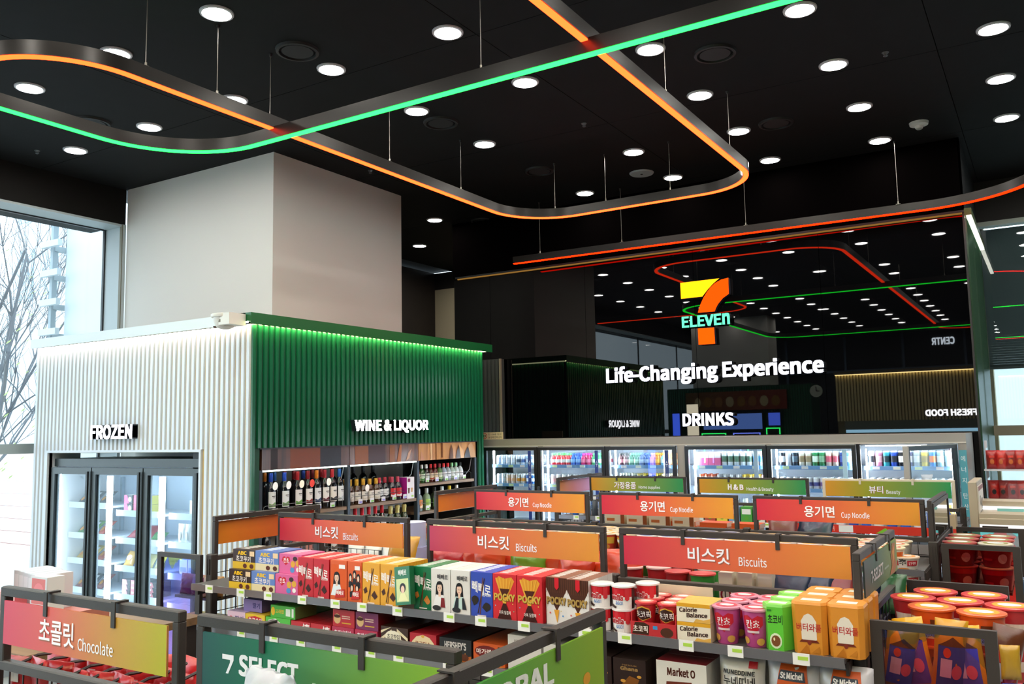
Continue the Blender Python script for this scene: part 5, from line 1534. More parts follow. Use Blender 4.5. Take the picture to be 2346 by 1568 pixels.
def hexbox(name, label, loc, r, h, body, top, prints, group, key, n=6, P=None):
    if key in KC:
        return dup(KC[key], loc, label, group=group)
    t = T(name, label, 'biscuits', loc, 0, group)
    KC[key] = t
    g = G()
    a0 = -PI / 2 + PI / n
    if P is None:
        P = [(r * math.cos(a0 + 2 * PI * i / n), r * math.sin(a0 + 2 * PI * i / n)) for i in range(n)]
    n = len(P)
    g.add([(x * .94, y * .94, 0) for x, y in P] + [(x, y, h) for x, y in P], [tuple(range(n - 1, -1, -1))] + [(i, (i + 1) % n, n + (i + 1) % n, n + i) for i in range(n)])
    g.build('carton', m(body, .35), t)
    g = G()
    g.add([(x * 1.01, y * 1.01, h - .001) for x, y in P] + [(x * .96, y * .96, h + .006) for x, y in P], [tuple(range(n, 2 * n))] + [(i, (i + 1) % n, n + (i + 1) % n, n + i) for i in range(n)])
    g.box(-r * .55, -r * .3, h + .006, r * .55, r * .3, h + .0066, 1)
    g.build('top_flap', [m(top, .4), m('#dfe0d0', .5)], t)
    f = -min(y for x, y in P)
    w = 2 * max(x for x, y in P if y < -f + 1e-4)
    if prints:
        prt(prints, lambda u, v, k: ((u - .5) * w * (.94 + .06 * v), -f * (.94 + .06 * v) - .0005 * k, v * h), 'front_print', t)
    return t
chb = [('t', '초코비', .03, .6, .97, .82, '#1c1a18'), ('e', .5, .22, .4, .18, '#d8e8c0'), ('e', .5, .22, .3, .13, '#7a4a2a'), ('e', .4, .26, .06, .04, '#e0d0a0'), ('r', .02, .9, .3, .94, '#2a7a2a')]
for j in range(3):
    hexbox('biscuit_box', 'lime green six sided biscuit carton, %s from the front' % ORD[j], (-.716, 2.607 + .088 * j, SZ), .0455, .122, '#5fc43a', '#7ad058', chb, 'green six sided cartons', 'chb')
bt = [('p', [(.2, .3), (.2, .66), (.34, .78), (.5, .82), (.66, .78), (.8, .66), (.8, .3), (.5, .22)], '#dcd4c4'), ('t', '버터와플', .02, .46, .98, .62, '#b02a2a'), ('p', [(.1, .24), (.9, .24), (.8, .29), (.2, .29)], '#6a2a1c'), ('e', .5, .24, .08, .05, '#7a3020'), ('p', [(.1, .02), (.4, .2), (.5, .02)], '#b06a1c'), ('p', [(.6, .05), (.9, .18), (.9, .03)], '#b87424')]
for j in range(3):
    for i in range(2):
        t = hexbox('biscuit_box', 'orange butter waffle carton, %s row, %s of two' % (['front', 'second', 'third'][j], ['left', 'right'][i]), (-.622 + i * .098 - (.002 if j else 0), 2.612 + .092 * j, SZ), .049, .137, '#d0882c', '#d8903a', bt, 'orange butter waffle cartons', 'butter', 8, [(-.036, -.046), (.036, -.046), (.049, -.03), (.049, .03), (.036, .046), (-.036, .046), (-.049, .03), (-.049, -.03)])

# ---------------------------------------------------------------- lower biscuit shelf
LZ = 1.2455
def low(name, w, h, d, col, prints, label, x, y=2.575, z=LZ, n=3, group='cartons on the lower biscuit shelf', sd=None, top=None):
    for i in range(n):
        lb = label + ' on the lower biscuit shelf' if i == 0 else label + ', standing %s behind the front one' % ['', 'first', 'second', 'third', 'fourth'][i]
        box3(name, w, d - .001, h, col, sd or col, top or col, prints if i == 0 else None, lb, 'biscuits', (x, y + i * d, z), group)
low('biscuit_box', .108, .068, .09, '#c0a8c8', [('r', 0, .5, 1, 1, '#d8b8cc'), ('e', .2, .45, .14, .26, '#c8445a'), ('t', '딸기', .44, .4, .9, .75, '#2a2a6a'), ('p', [(.5, 0), (.7, .4), (.95, .2), (.9, 0)], '#d87a9a')], 'strawberry biscuit carton, pale violet and blue', -3.04)
low('biscuit_box', .116, .066, .09, '#dcb82a', [('p', [(.1, .4), (.15, .8), (.5, .9), (.85, .8), (.9, .45), (.5, .3)], '#c0242a'), ('t', '초코송이', .16, .45, .86, .8, '#f2eae4'), ('e', .82, .22, .14, .2, '#a8642a'), ('e', .3, .14, .2, .14, '#5a2f1a')], 'yellow mushroom biscuit carton with red lettering cloud', -2.93)
low('biscuit_box', .14, .064, .09, '#4fb03a', [('p', [(.05, .3), (.1, .8), (.4, .95), (.6, .7), (.55, .3), (.3, .15)], '#f0ecec'), ('t', '고래밥', .08, .34, .56, .78, '#c0242a'), ('e', .76, .4, .18, .3, '#e0a82c'), ('e', .72, .55, .03, .04, '#2a2a2a')], 'green snack carton with white and red lettering', -2.808)
t = box3('biscuit_box', .14, .12, .048, '#4aa83a', '#6f8f50', '#4aa83a', [('r', .62, .2, .8, .8, '#e0e8dc'), ('t', '고래밥', .2, .35, .55, .7, '#d8b83a'), ('e', .1, .5, .08, .35, '#e0b02c'), ('r', .86, .15, .94, .85, '#e6e6e2')], 'green snack carton lying on top of the green snack carton row', 'biscuits', (-2.785, 2.58, LZ + .0645), 'cartons on the lower biscuit shelf')
t = box3('biscuit_box', .11, .09, .05, '#8a7ab8', '#6a5a98', '#9a8ac8', [('t', '딸기', .5, .3, .9, .75, '#2a2a6a')], 'violet carton lying on the strawberry carton row', 'biscuits', (-2.97, 2.6, LZ + .0685), 'cartons on the lower biscuit shelf')
cp = [('t', '초코파이', .12, .52, .56, .72, '#efe6e2'), ('t', '情', .58, .2, .96, .9, '#f2ecea'), ('e', .3, .16, .22, .16, '#6a3018')]
low('biscuit_box', .106, .062, .1, '#b8202a', cp, 'red chocolate pie carton, left of two,', -2.662)
low('biscuit_box', .106, .062, .1, '#b8202a', cp, 'red chocolate pie carton, right of two,', -2.553)
fbp = [('t', '후레쉬베리', .1, .5, .86, .82, '#f2ecf0'), ('e', .45, .1, .3, .22, '#d8903a'), ('p', [(.8, 0), (.85, .4), (1, .5), (1, 0)], '#8ab04a'), ('e', .9, .2, .08, .1, '#d8c0d0')]
low('biscuit_box', .112, .062, .1, '#b02a4a', fbp, 'crimson berry cake carton, left of two,', -2.44)
low('biscuit_box', .112, .062, .1, '#b02a4a', fbp, 'crimson berry cake carton, right of two,', -2.322)
cakep = [('e', .2, .45, .16, .3, '#d8b07a'), ('e', .2, .6, .15, .1, '#4a2418'), ('r', .42, .6, .8, .66, '#e0b8a8'), ('r', .42, .48, .8, .54, '#e0b8a8'), ('r', .42, .2, .84, .26, '#d8b03a')]
for i in range(2):
    box3('biscuit_box', .112, .1, .064, '#b8242e' if i == 0 else '#7a2a5a', '#8a1a24', '#9a2028', cakep, ['red carton lying on the left berry cake carton', 'purple red carton lying on the right berry cake carton'][i], 'biscuits', (-2.44 + i * .118, 2.58, LZ + .0625), 'cartons on the lower biscuit shelf')
stp = [('p', [(0, .1 + .3 * i), (.4, .5 + .3 * i - .02), (.4, .62 + .3 * i - .02), (0, .22 + .3 * i)], '#e0d0ae') for i in range(-1, 3)] + [('p', [(.6, .55 + .28 * i), (1, .2 + .28 * i), (1, .33 + .28 * i), (.6, .68 + .28 * i)], '#e0d0ae') for i in range(-1, 2)]
stp = [(s[0], [(min(1, max(0, x)), min(1, max(0, y))) for x, y in s[1]], s[2]) for s in stp] + [('e', .46, .6, .3, .26, '#e8dfc8'), ('t', '쵸코하임', .24, .5, .7, .72, '#2a1a14'), ('p', [(.66, .2), (.9, .5), (.98, .4), (.8, .12)], '#b0602a')]
low('biscuit_box', .128, .088, .06, '#3c2216', stp, 'brown and cream striped wafer carton', -2.192, n=4)
low('biscuit_box', .12, .078, .07, '#b01f2c', [('p', [(.1, .1), (.08, .6), (.25, .85), (.5, .95), (.75, .85), (.92, .6), (.9, .1)], '#e0c9a0'), ('t', '쿠크다스', .2, .4, .8, .66, '#7a2a1c'), ('e', .5, .88, .06, .06, '#d8a84a')], 'red cream shell biscuit carton', -2.055, n=4)
low('biscuit_box', .138, .076, .075, '#1c1a1c', [('t', "HERSHEY'S", .16, .52, .84, .86, '#c8c2bc'), ('t', 'mini', .5, .16, .82, .4, '#d8902c', False), ('p', [(.4, 0), (1, .3), (1, 0)], '#a85a24'), ('e', .78, .2, .14, .16, '#5a2f1c')], 'black chocolate cookie carton', -1.92, n=4)
low('biscuit_box', .13, .074, .075, '#c8541c', [('e', .42, .62, .38, .28, '#6a1f1c'), ('t', '마가렛트', .1, .5, .74, .74, '#efe4d8'), ('r', .78, .6, .96, .9, '#1f2a20'), ('p', [(0, 0), (.5, .2), (1, 0)], '#d88a3a')], 'orange soft cookie carton', -1.773, n=4)
low('chocolate_box', .13, .115, .08, '#cfcac2', [('t', 'PREMIUM', .2, .8, .6, .87, '#6a5a4a', False), ('t', 'Ghana', .12, .58, .62, .78, '#4a2a1c'), ('p', [(.4, .05), (.9, .4), (.95, .2), (.6, 0)], '#c8a070')], 'white premium chocolate carton', -1.63, n=3)
low('chocolate_box', .13, .1, .08, '#d2cec6', [('t', 'Ghana', .12, .5, .62, .72, '#4a2a1c')], 'second white premium chocolate carton', -1.49, n=3)
gh = [('t', 'PREMIUM', .28, .74, .72, .8, '#8a6a42', False), ('t', 'Ghana', .22, .58, .76, .72, '#9a7a4a'), ('p', [(.2, 0), (.5, .4), (.8, .3), (.7, 0)], '#7a4a1c'), ('e', .3, .2, .08, .06, '#c8903a'), ('e', .8, .4, .07, .05, '#c8903a')]
low('chocolate_box', .092, .085, .05, '#2a1a16', gh, 'dark brown premium chocolate carton, left of two,', -1.335, n=5, top='#33241f')
low('chocolate_box', .11, .085, .05, '#2a1a16', gh, 'dark brown premium chocolate carton, right of two,', -1.236, n=5, top='#33241f')
low('brownie_box', .16, .095, .09, '#d9d6cc', [('t', 'Market O', .22, .55, .78, .82, '#4a241a'), ('p', [(.18, 0), (.2, .36), (.7, .42), (.8, 0)], '#6a2f22'), ('r', .8, .1, .95, .4, '#cfd4c8')], 'white brownie carton with a red top', -1.09, n=3, top='#8a1f2a')
bagthing('snack_bag', 'white snack bag with black Korean lettering on the lower biscuit shelf', 'biscuits', .14, .125, .07, '#d8d4ca', (-.835, 2.62, LZ), 0, -.06, 5, 'bags on the lower shelf', [('t', 'NUNEDDINE', .06, .62, .9, .74, '#1f1c1a'), ('t', '누네띠네', .06, .3, .9, .58, '#1f1c1a'), ('r', .74, .82, .96, 1, '#b8202a')])
bagthing('snack_bag', 'pale snack bag behind the white lettered bag', 'biscuits', .13, .12, .06, '#c8c4ba', (-.8, 2.72, LZ), 0, -.04, 6, 'bags on the lower shelf')
for i in range(2):
    bagthing('snack_bag', 'white and orange madeleine bag, %s of two at the right of the lower shelf' % ['left', 'right'][i], 'biscuits', .15, .132, .08, '#c9c9cc', (-.685 + .145 * i, 2.62, LZ), 0, -.06, 8 + i, 'madeleine bags', [('p', [(.1, 0), (.25, 1), (.85, 1), (.95, 0)], '#c0521c'), ('p', [(.2, .62), (.26, .86), (.8, .84), (.84, .6)], '#2a3440'), ('t', 'St Michel', .26, .66, .78, .82, '#e8e4e0'), ('t', 'MADELEINES', .2, .34, .84, .46, '#e0b896', False)])

# ---------------------------------------------------------------- back side of the biscuit gondola
cnx = 0
for i in range(9):
    c = ['#b8242c', '#c83a20', '#d04a1c', '#c8401c', '#6aa02a', '#d04a1c', '#c83a20', '#d8481c', '#c84020'][i]
    bagthing('snack_bag', '%s crinkled snack bag on the back shelf of the biscuit gondola, %s from the left' % (colname(c), ORD[i]), 'snack', .17, .135 + .02 * (i % 3), .08, c, (-2.3 + i * .105, 3.14 + .05 * (i % 2), SZ), .3 - .15 * (i % 4), -.25, 20 + i, 'snack bags behind the stick boxes')
bagthing('snack_bag', 'yellow snack bag behind the yellow stick boxes', 'snack', .16, .17, .07, '#c8962a', (-2.62, 3.2, SZ), .1, -.4, 55, 'snack bags behind the stick boxes')
for i, (x, y, b_, lid) in enumerate([(-1.43, 3.16, '#b82a30', '#e0b8b4'), (-1.33, 3.2, '#b82a30', '#e0b8b4'), (-1.23, 3.14, '#b02028', '#d04848'), (-1.39, 3.27, '#2f8a3a', '#dfe0d8'), (-1.27, 3.28, '#b02028', '#e0b8b4'), (-1.13, 3.13, '#3a9a40', '#d84848'), (-1.14, 3.25, '#3a9a40', '#dfe0d8'), (-1.38, 3.38, '#b82a30', '#e6dedc')]):
    cupthing('snack_cup', '%s snack cup behind the mesh right of the middle post, %s of the cluster' % (colname(b_), ORD[i]), 'snack', .036, .045, .105, b_, lid, (x, y, SZ), [('r', .1, .3, .9, .6, '#dcd4d0'), ('e', .5, .45, .2, .12, b_)], 'snack cups behind the mesh')
for i in range(6):
    box3('snack_box', .05, .05, .12, '#d8d0c0', '#cfc4b0', '#dcd4c4', [('e', .5, .35, .4, .22, '#8a2030'), ('e', .5, .35, .26, .14, '#e0d6c8')], 'cream snack carton with a maroon ring behind the mesh, %s' % ['front left', 'front middle', 'front right', 'rear left', 'rear middle', 'rear right'][i], 'snack', (-1.06 + .065 * (i % 3), 3.1 + .07 * (i // 3) + .02 * (i % 3), SZ), 'cream snack cartons behind the mesh')
for i in range(5):
    bagthing('snack_bag', 'dark navy snack pouch lying behind the mesh, %s from the left' % ORD[i], 'snack', .16, .14, .04, ['#1c2a4a', '#22304f', '#8a1f26', '#1c2a4a', '#2a5a34'][i], (-.84 + .075 * i, 3.15 + .02 * i, SZ), 0, -.5, 90 + i, 'pouches behind the mesh')

# ---------------------------------------------------------------- noodle gondola
def cupN(label, x, y, z, body, lid, r=.055, h=.095, prints=None, key=None, group='cup noodles on the noodle gondola', rim='#d8903a'):
    return cupthing('cup_noodle', label, 'cup noodle', r * .78, r, h, body, lid, (x, y, z), prints, group, rim=rim, key=key)
np_ = lambda a, b: [('r', 0, .45, 1, .85, a), ('e', .5, .26, .3, .2, b), ('r', .1, .55, .5, .72, '#e6ded8')]
kinds = [('#c9b03a', '#d8cfa8', '#b8302a'), ('#cfc6bc', '#d8cdb8', '#a82028'), ('#c0402a', '#dccbb0', '#c8a03a'), ('#d8d0c4', '#d9d2cc', '#4a6ab0'), ('#a8242a', '#dcc8c4', '#d8a83a'), ('#cfc8b8', '#d9cfb0', '#b85a2a')]
x = -3.2
for i in range(23):
    k = kinds[(i // 4) % 6]
    for j in range(3):
        cupN('%s cup noodle on the front shelf of the noodle gondola, %s row, %s from the left' % (colname(k[0]), ['front', 'second', 'third'][j], (ORD + ['twenty-first', 'twenty-second', 'twenty-third'])[i]), -3.24 + i * .1175, 4.275 + j * .122, SZ, k[0], k[1], r=.056, h=.085, prints=np_(k[2], '#c8843a') if j == 0 else None, key='N%d%d' % ((i // 4) % 6, j > 0), rim=k[2])
dark = [('e', .5, .5, .4, .3, '#d8d4d0'), ('e', .5, .55, .24, .16, '#c83a24'), ('r', .2, .2, .8, .3, '#d8a83a')]
for i in range(22):
    bagthing('noodle_pack', 'black noodle pouch on the second shelf of the noodle gondola, %s from the left' % ((ORD + ['twenty-first', 'twenty-second'])[i]), 'noodles', .11, .13, .04, ['#1c1a1e', '#a8281e', '#c86a1c'][(i // 5) % 3], (-3.22 + i * .122, 4.26, LZ), 0, -.05, 100 + i, 'noodle pouches', dark)
sh = [('t', '辛', .36, .55, .6, .98, '#1c1816'), ('r', .02, .52, .34, .86, '#a81c26'), ('r', .62, .52, .98, .86, '#a81c26'), ('t', '간면', .66, .58, .9, .78, '#efe4e0', False), ('e', .5, .22, .24, .18, '#c87a2a'), ('e', .06, .22, .06, .18, '#c87a2a')]
for l in range(3):
    cupN('white and red cup noodle in the stack beside the noodle gondola right post, %s' % ['bottom', 'middle', 'top'][l], -.60, 4.27, 1.24 + l * .073 + .0055, '#d8cdc0', '#cfb8a0', r=.058, h=.068, prints=sh, key='shin', group='white and red stacked cup noodles')
# back side and rear shelves
for i in range(8):
    t = box3('noodle_pack', .13, .1, .055 if i % 2 else .075, '#d8cdb4', '#cfc2a4', '#dcd4c0', [('r', .8, 0, 1, 1, '#8a4a24'), ('r', .1, .2, .5, .5, '#b86a3a')], 'cream noodle pack on the back shelf of the noodle gondola, %s from the left' % ORD[i], 'noodles', (-2.36 + (i // 2) * .145, 4.86, SZ + (.0755 if i % 2 else 0)), 'cream noodle packs')
for i in range(12):
    t = box3('noodle_pack', .16, .11, .024, '#d05a20', '#c8b0a0', '#d8501c', None, 'orange noodle pack on the noodle gondola back shelf, %s pile, %s from bottom' % (['left', 'middle', 'right'][i // 4], ORD[i % 4]), 'noodles', (-1.95 + (i // 4) * .18 + .006 * (i % 3), 4.87 + .004 * (i % 2), SZ + .0245 * (i % 4)), 'orange noodle packs')
bagthing('noodle_pack', 'maroon pouch leaning on the back shelf below the right Cup Noodle sign', 'noodles', .16, .15, .05, '#6a2420', (-1.3, 4.9, SZ), .2, -.5, 71, 'pouches under the right noodle sign')
bagthing('noodle_pack', 'navy pouch with a silver end below the right Cup Noodle sign', 'noodles', .2, .15, .05, '#1c2a44', (-1.16, 4.95, SZ), -.2, -.6, 72, 'pouches under the right noodle sign')
# home goods and beauty on the rear gondola
hc = ['#3a6fb8', '#d0d4d8', '#8fb0d0', '#3a3f48', '#b8c8d8', '#5a9a5a', '#8a6a4a', '#c8d0d4', '#4f7fc0', '#d8d8d8']
for i in range(14):
    c = hc[i % 10]
    t = T('home_bottle', '%s household bottle on the front shelf of the rear gondola left bay, %s from the left' % (colname(c), ORD[i]), 'bottle', (-3.12 + i * .055, 5.92, SZ), 0, 'household bottles')
    G().lathe([(.02, 0), (.022, .004), (.022, .1), (.01, .115), (.01, .12)], 10).build('body', m(c, .3), t, smooth=True)
    G().lathe([(.012, .118), (.012, .14)], 8).build('cap', m(['#dfe0e0', '#3a6fb0', '#2a2a2a'][i % 3], .4), t)
for i in range(9):
    c = ['#3f8f3a', '#cfd8d0', '#b0503a', '#e0c84a', '#7a9ac0', '#4a9a44', '#d8d4d0', '#c8402a', '#2f4f9a'][i]
    box3('care_box', .075, .09, .1, c, c, c, [('r', .1, .5, .9, .85, '#e4e6e4'), ('e', .5, .25, .2, .14, '#5aa03a')], '%s care product box under the Health and Beauty sign, %s from the left' % (colname(c), ORD[i]), 'box', (-2.26 + i * .085, 5.88, SZ), 'care product boxes')
rb = T('price_strip', 'bright red promotion strip along the right bay of the rear gondola', 'price strip', (-1.45, 5.828, 1.372))
G().box(0, 0, 0, .95, .004, .05).build('strip', m('#c8301f', .4), rb)
prt([('t', '#생크림 탄력거', .06, .2, .24, .8, '#efe4de', False), ('r', .27, .1, .36, .95, '#dfe2e2'), ('p', [(.5, .1), (.56, .8), (.6, .1)], '#7ab83a'), ('r', .82, .1, .9, .5, '#8ac04a'), ('r', .82, .5, .9, .9, '#e0e0e0')], flat(0, 0, 0, .95, .05), 'lettering', rb)
for i in range(12):
    c = ['#b8302a', '#dcdcd8', '#a8c8c0', '#d8e0e4', '#2f4fae', '#2f5fc0', '#d8d4cc', '#2f54b4', '#3060c0', '#cfd4d8', '#2a50b0', '#3a66c4'][i]
    t = T('beauty_bottle', '%s beauty bottle behind the red promotion strip, %s from the left' % (colname(c), ORD[i]), 'bottle', (-1.42 + i * .076, 5.9, SZ), 0, 'beauty bottles')
    G().lathe([(.024, 0), (.03, .006), (.03, .09), (.02, .11), (.016, .112), (.016, .13)], 12).build('body', m(c, .3), t, smooth=True)
    G().lathe([(.018, .128), (.018, .15), (.012, .155)], 10).build('cap', m(['#d8dadc', '#2a4a9a'][i % 2], .35), t)
# stand of stacked water bottles near the wine shelf
t = T('drum_display', 'round lavender and orange promotion drum standing before the wine shelf', 'display', (-3.18, 4.02, 0))
G().lathe([(.075, 0), (.075, 1.2), (.08, 1.2), (.08, 1.4), (.075, 1.4), (.075, 1.54)], 20, mi=[1, 0, 0, 2, 2]).build('drum', [m('#a8a4c8', .4), m('#c87a2a', .5), m('#b4b8dc', .3)], t, smooth=True)
t = T('wire_basket_stand', 'low wire stand with white packs in front of the wine shelf', 'stand', (-4.35, 4.5, 0))
for x_ in (0, .5):
    for y_ in (0, .5):
        G().box(x_, y_, 0, x_ + .015, y_ + .015, 1.28).build('leg', CHAR, t)
meshpanel(0, .515, 0, 1.12, 1.28, t, .05)
G().box(0, 0, 1.12, .515, .515, 1.13).build('base_tray', CHAR, t)
for i in range(3):
    bagthing('white_pack', 'white packaged bag in the low wire stand, %s from the left' % ORD[i], 'snack', .15, .14, .06, '#d0cdc6', (-4.26 + .16 * i, 4.72, 1.1305), 0, -.15, 130 + i, 'white packs in the wire stand')

# ---------------------------------------------------------------- right end units
ob = [('p', [(0, 0), (.2, .5), (.8, .6), (1, .2), (1, 0)], '#c83018'), ('r', .5, .6, .8, .75, '#5a2a14'), ('r', .3, .2, .7, .45, '#d8c8b0'), ('t', '빅브레드', .34, .24, .66, .4, '#3a2a1c', False), ('r', .08, .6, .2, .8, '#e0d0b8')]
BW = ['front left', 'front right', 'second row left', 'second row middle', 'second row right', 'rear left', 'rear right']
for k, (x, y) in enumerate([(-.342, 2.90), (-.21, 2.875), (-.41, 3.035), (-.277, 3.03), (-.145, 3.01), (-.36, 3.17), (-.22, 3.16)]):
    col = 'orange' if k < 2 else 'red'
    for l, z in enumerate((1.3005, 1.4055)):
        cupthing('big_bowl', '%s big bowl noodle, %s, %s layer, right end of the biscuit gondola' % (col, BW[k], ['lower', 'upper'][l]), 'cup noodle', .049, .06, .10, '#d0501c' if k < 2 else '#b0282c', '#d8602c' if k < 2 else '#c8383a', (x, y, z), ob if k < 2 else [('r', .1, .3, .9, .6, '#d8c8b8')], 'big bowl noodles', lidr=.0655, rim='#d8a024')
for i, (x, y, rz) in enumerate([(-.43, 2.735, .25), (-.365, 2.745, -.1), (-.3, 2.74, .3), (-.235, 2.745, -.2), (-.18, 2.78, .2)]):
    b = bagthing('snack_bag', 'yellow brown snack bag standing in the right end unit, %s from the left' % ORD[i], 'snack', .085, .185 + .02 * ((i * 7) % 3) / 2, .055, ['#d8a41c', '#d8a41c', '#c8941c', '#d8a41c', '#5a3018'][i], (x, y + .02, 1.3005), rz, .12 * (-1) ** i - .05, 140 + i, 'yellow snack bags', [('r', 0, 0, 1, .7, ['#3a4ac8', '#5a3ab0', '#3040a8', '#4a54c8', '#a8302c'][i]), ('p', [(0, .7), (.5, .85), (1, .7)], '#5a3018'), ('r', .1, .2, .5, .5, '#c8d0e8'), ('e', .7, .3, .2, .12, '#c85a7a'), ('e', .3, .6, .14, .08, '#c8402c')])
    b.rotation_euler.y = [.16, -.2, .1, -.14, .22][i]
for i, (x, y) in enumerate([(-.40, 2.7), (-.29, 2.7), (-.2, 2.71)]):
    bagthing('snack_bag', 'blue pink snack bag behind the right iridescent pane, lower shelf, %s from left' % ORD[i], 'snack', .11, .22, .05, ['#2a3ab8', '#6a3ab8', '#c84a5a'][i], (x, y, 1.0305), 0, -.04, 150 + i, 'bags behind the iridescent pane', [('r', .1, .5, .45, .8, '#b8d0e8'), ('e', .65, .3, .25, .14, '#c8486a'), ('r', .55, .6, .9, .7, '#5ac0d0'), ('p', [(0, 0), (.5, .25), (1, 0)], '#4f60d8')])
k = 0
for j in range(3):
    for i in range(2):
        for l in range(2):
            k += 1
            cupthing('ramen_bowl', 'red ramen bowl with a clear lid on the noodle end unit, %s row, %s, %s' % (['front', 'second', 'rear'][j], ['left', 'right'][i], ['lower', 'upper'][l]), 'cup noodle', .052, .067, .098, '#7a1418', '#c9c2b0' if (i == 1 and j == 0) else '#a8443c', (-.40 + i * .145, 4.53 + j * .14, 1.3005 + .104 * l), [('r', 0, .72, 1, .95, '#a8202a'), ('e', .7, .4, .14, .22, '#b8c0d0'), ('r', .1, .3, .4, .4, '#a83038')], 'red ramen bowls', lidr=.072, rim='#8a8a4a')
    # foil strips and packs hanging off the side
for i in range(4):
    bagthing('hanging_pack', 'small teal foil pack hanging beside the noodle end unit, %s from the top' % ORD[i], 'snack', .05, .08, .02, ['#2a4a6a', '#3a6a6a', '#8a2a2a', '#4a7a7a'][i], (-.145, 4.42, 1.3 - .1 * i), .3, 0, 170 + i, 'packs hanging beside the end unit')
    bagthing('hanging_pack', 'small foil pack hanging beside the biscuit end unit, %s from the top' % ORD[i], 'snack', .05, .09, .02, ['#b8922a', '#3a4a9a', '#4a8a8a', '#3a4aa8'][i], (-.14, 2.75, 1.36 - .1 * i), .3, 0, 180 + i, 'packs hanging beside the biscuit end unit')
# left end unit goods
for i in range(3):
    bagthing('bakery_bag', 'cake bag behind the iridescent pane of the left end unit, %s from the left' % ORD[i], 'bread', .12, .1, .06, ['#8a4a5a', '#7a3a44', '#a87a3a'][i], (-3.56 + .085 * i, 2.78, 1.3005), .1 * i, -.1, 190 + i, 'cake bags in the left end unit')
for i in range(3):
    box3('cake_box', .085, .12, .17, ['#b8b8d8', '#c0b8d8', '#c8b48a'][i], '#a8a8c8', '#c8b83a', [('r', .1, .1, .4, .9, '#a8a4d0'), ('p', [(.5, .2), (.9, .6), (.9, .9), (.6, .8)], '#c8b45a')], 'pale cake box behind the lower part of the iridescent pane, %s from the left' % ORD[i], 'box', (-3.63 + .09 * i, 2.78, 1.0305), 'cake boxes in the left end unit')
    box3('cake_box', .085, .12, .07, ['#b8b080', '#9ab06a', '#c8a03a'][i], '#a8a040', '#c8b83a', None, 'yellow green box on the lowest seen shelf of the left end unit, %s from left' % ORD[i], 'box', (-3.63 + .09 * i, 2.78, .7505), 'small boxes in the left end unit')

# ================================================================ nearest gondola, with the chocolate and store brand signs
FY0 = 1.235
ng = T('gondola', 'nearest dark steel gondola at the bottom edge with chocolate and bread signs', 'gondola', (0, 0, 0), 0, 'store gondolas')
for x in (-2.335, -1.568, -.84):
    G().cham(x - .018, FY0 - .02, 0, x + .018, FY0 + .02, 1.512, .004).build('post', CHAR, ng)
for a, b in ((-2.317, -1.586), (-1.55, -.858)):
    G().cham(a, FY0 - .012, 1.481, b, FY0 + .012, 1.503, .003).build('top_bar', CH2, ng)
    meshpanel(a, b, FY0, .9, 1.481, ng)
for a, b in ((-2.293, -1.597), (-1.54, -.88)):
    signframe(a, b, FY0, CHAR, ng)
for z in (1.33, 1.08, .8, .5, .2):
    for y0, y1 in ((FY0 + .025, 1.62), (.85, FY0 - .025)):
        G().box(-2.33, y0, z - .012, -.85, y1, z).build('shelf', m('#4a4744', .5), ng)
# hooks reaching out over the back bar
for i in range(9):
    x = -2.25 + .075 * i
    G().tube([(x, FY0 + .012, 1.49), (x + .01, FY0 + .06, 1.505), (x - .005, FY0 + .10, 1.498), (x, FY0 + .17, 1.512)], .004, 5).build('display_hook', CHAR, ng)
hsign('hanging_sign', 'pink to olive Chocolate sign hanging at the lower left of the photo', -2.262, -1.627, FY0 - .012, 1.547, 1.652, 'choc', kr('초콜릿', 'Chocolate', .25, .475, .5, .71, .2, .74, .18, .46), CHAR)
hsign('hanging_sign', 'dark green to lime 7-SELECT bread sign hanging at the bottom centre', -1.512, -.905, FY0 - .012, 1.53, 1.652, 'sel', [('p', [(.10, .70), (.155, .70), (.155, .62), (.13, .40), (.118, .40), (.138, .58), (.138, .62), (.10, .62)], '#e0e4ea'), ('t', 'SELECT', .18, .40, .45, .74, '#e0e4ea'), ('t', 'B', .51, .3, .535, .5, '#c8d8c8', False),
     ('e', .68, .12, .09, .24, '#8a4a1c'), ('e', .82, .2, .11, .3, '#c8803a'), ('e', .8, .25, .07, .16, '#dca05a'), ('p', [(.78, .34), (.82, .4), (.88, .36), (.84, .3)], '#efe0c8')], CHAR)
# end frame running towards the camera
ge = T('end_unit', 'dark end unit frame running towards the camera at the bottom centre right', 'end unit', (0, 0, 0), 0, 'gondola end units')
for y in (.82, 1.655):
    G().cham(-.835, y - .02, 0, -.80, y + .02, 1.512, .004).build('post', CHAR, ge)
G().cham(-.83, .84, 1.481, -.806, 1.635, 1.503, .003).build('top_bar', CH2, ge)
signframe(.81, 1.655, -.818, CHAR, ge, axis=1)
for z in (1.3, 1.0, .7, .4):
    G().box(-.79, .84, z - .012, -.5, 1.63, z).build('shelf', m('#4a4744', .5), ge)
hsign('hanging_sign', 'green GLOBAL sign hanging in the end frame at the bottom centre right', .86, 1.625, -.806, 1.535, 1.652, 'globe', [('t', 'GLOBAL', .36, .5, .73, .86, '#d8dcd4'), ('e', .9, .3, .02, .1, '#c8902a')], CHAR, 1, 1)
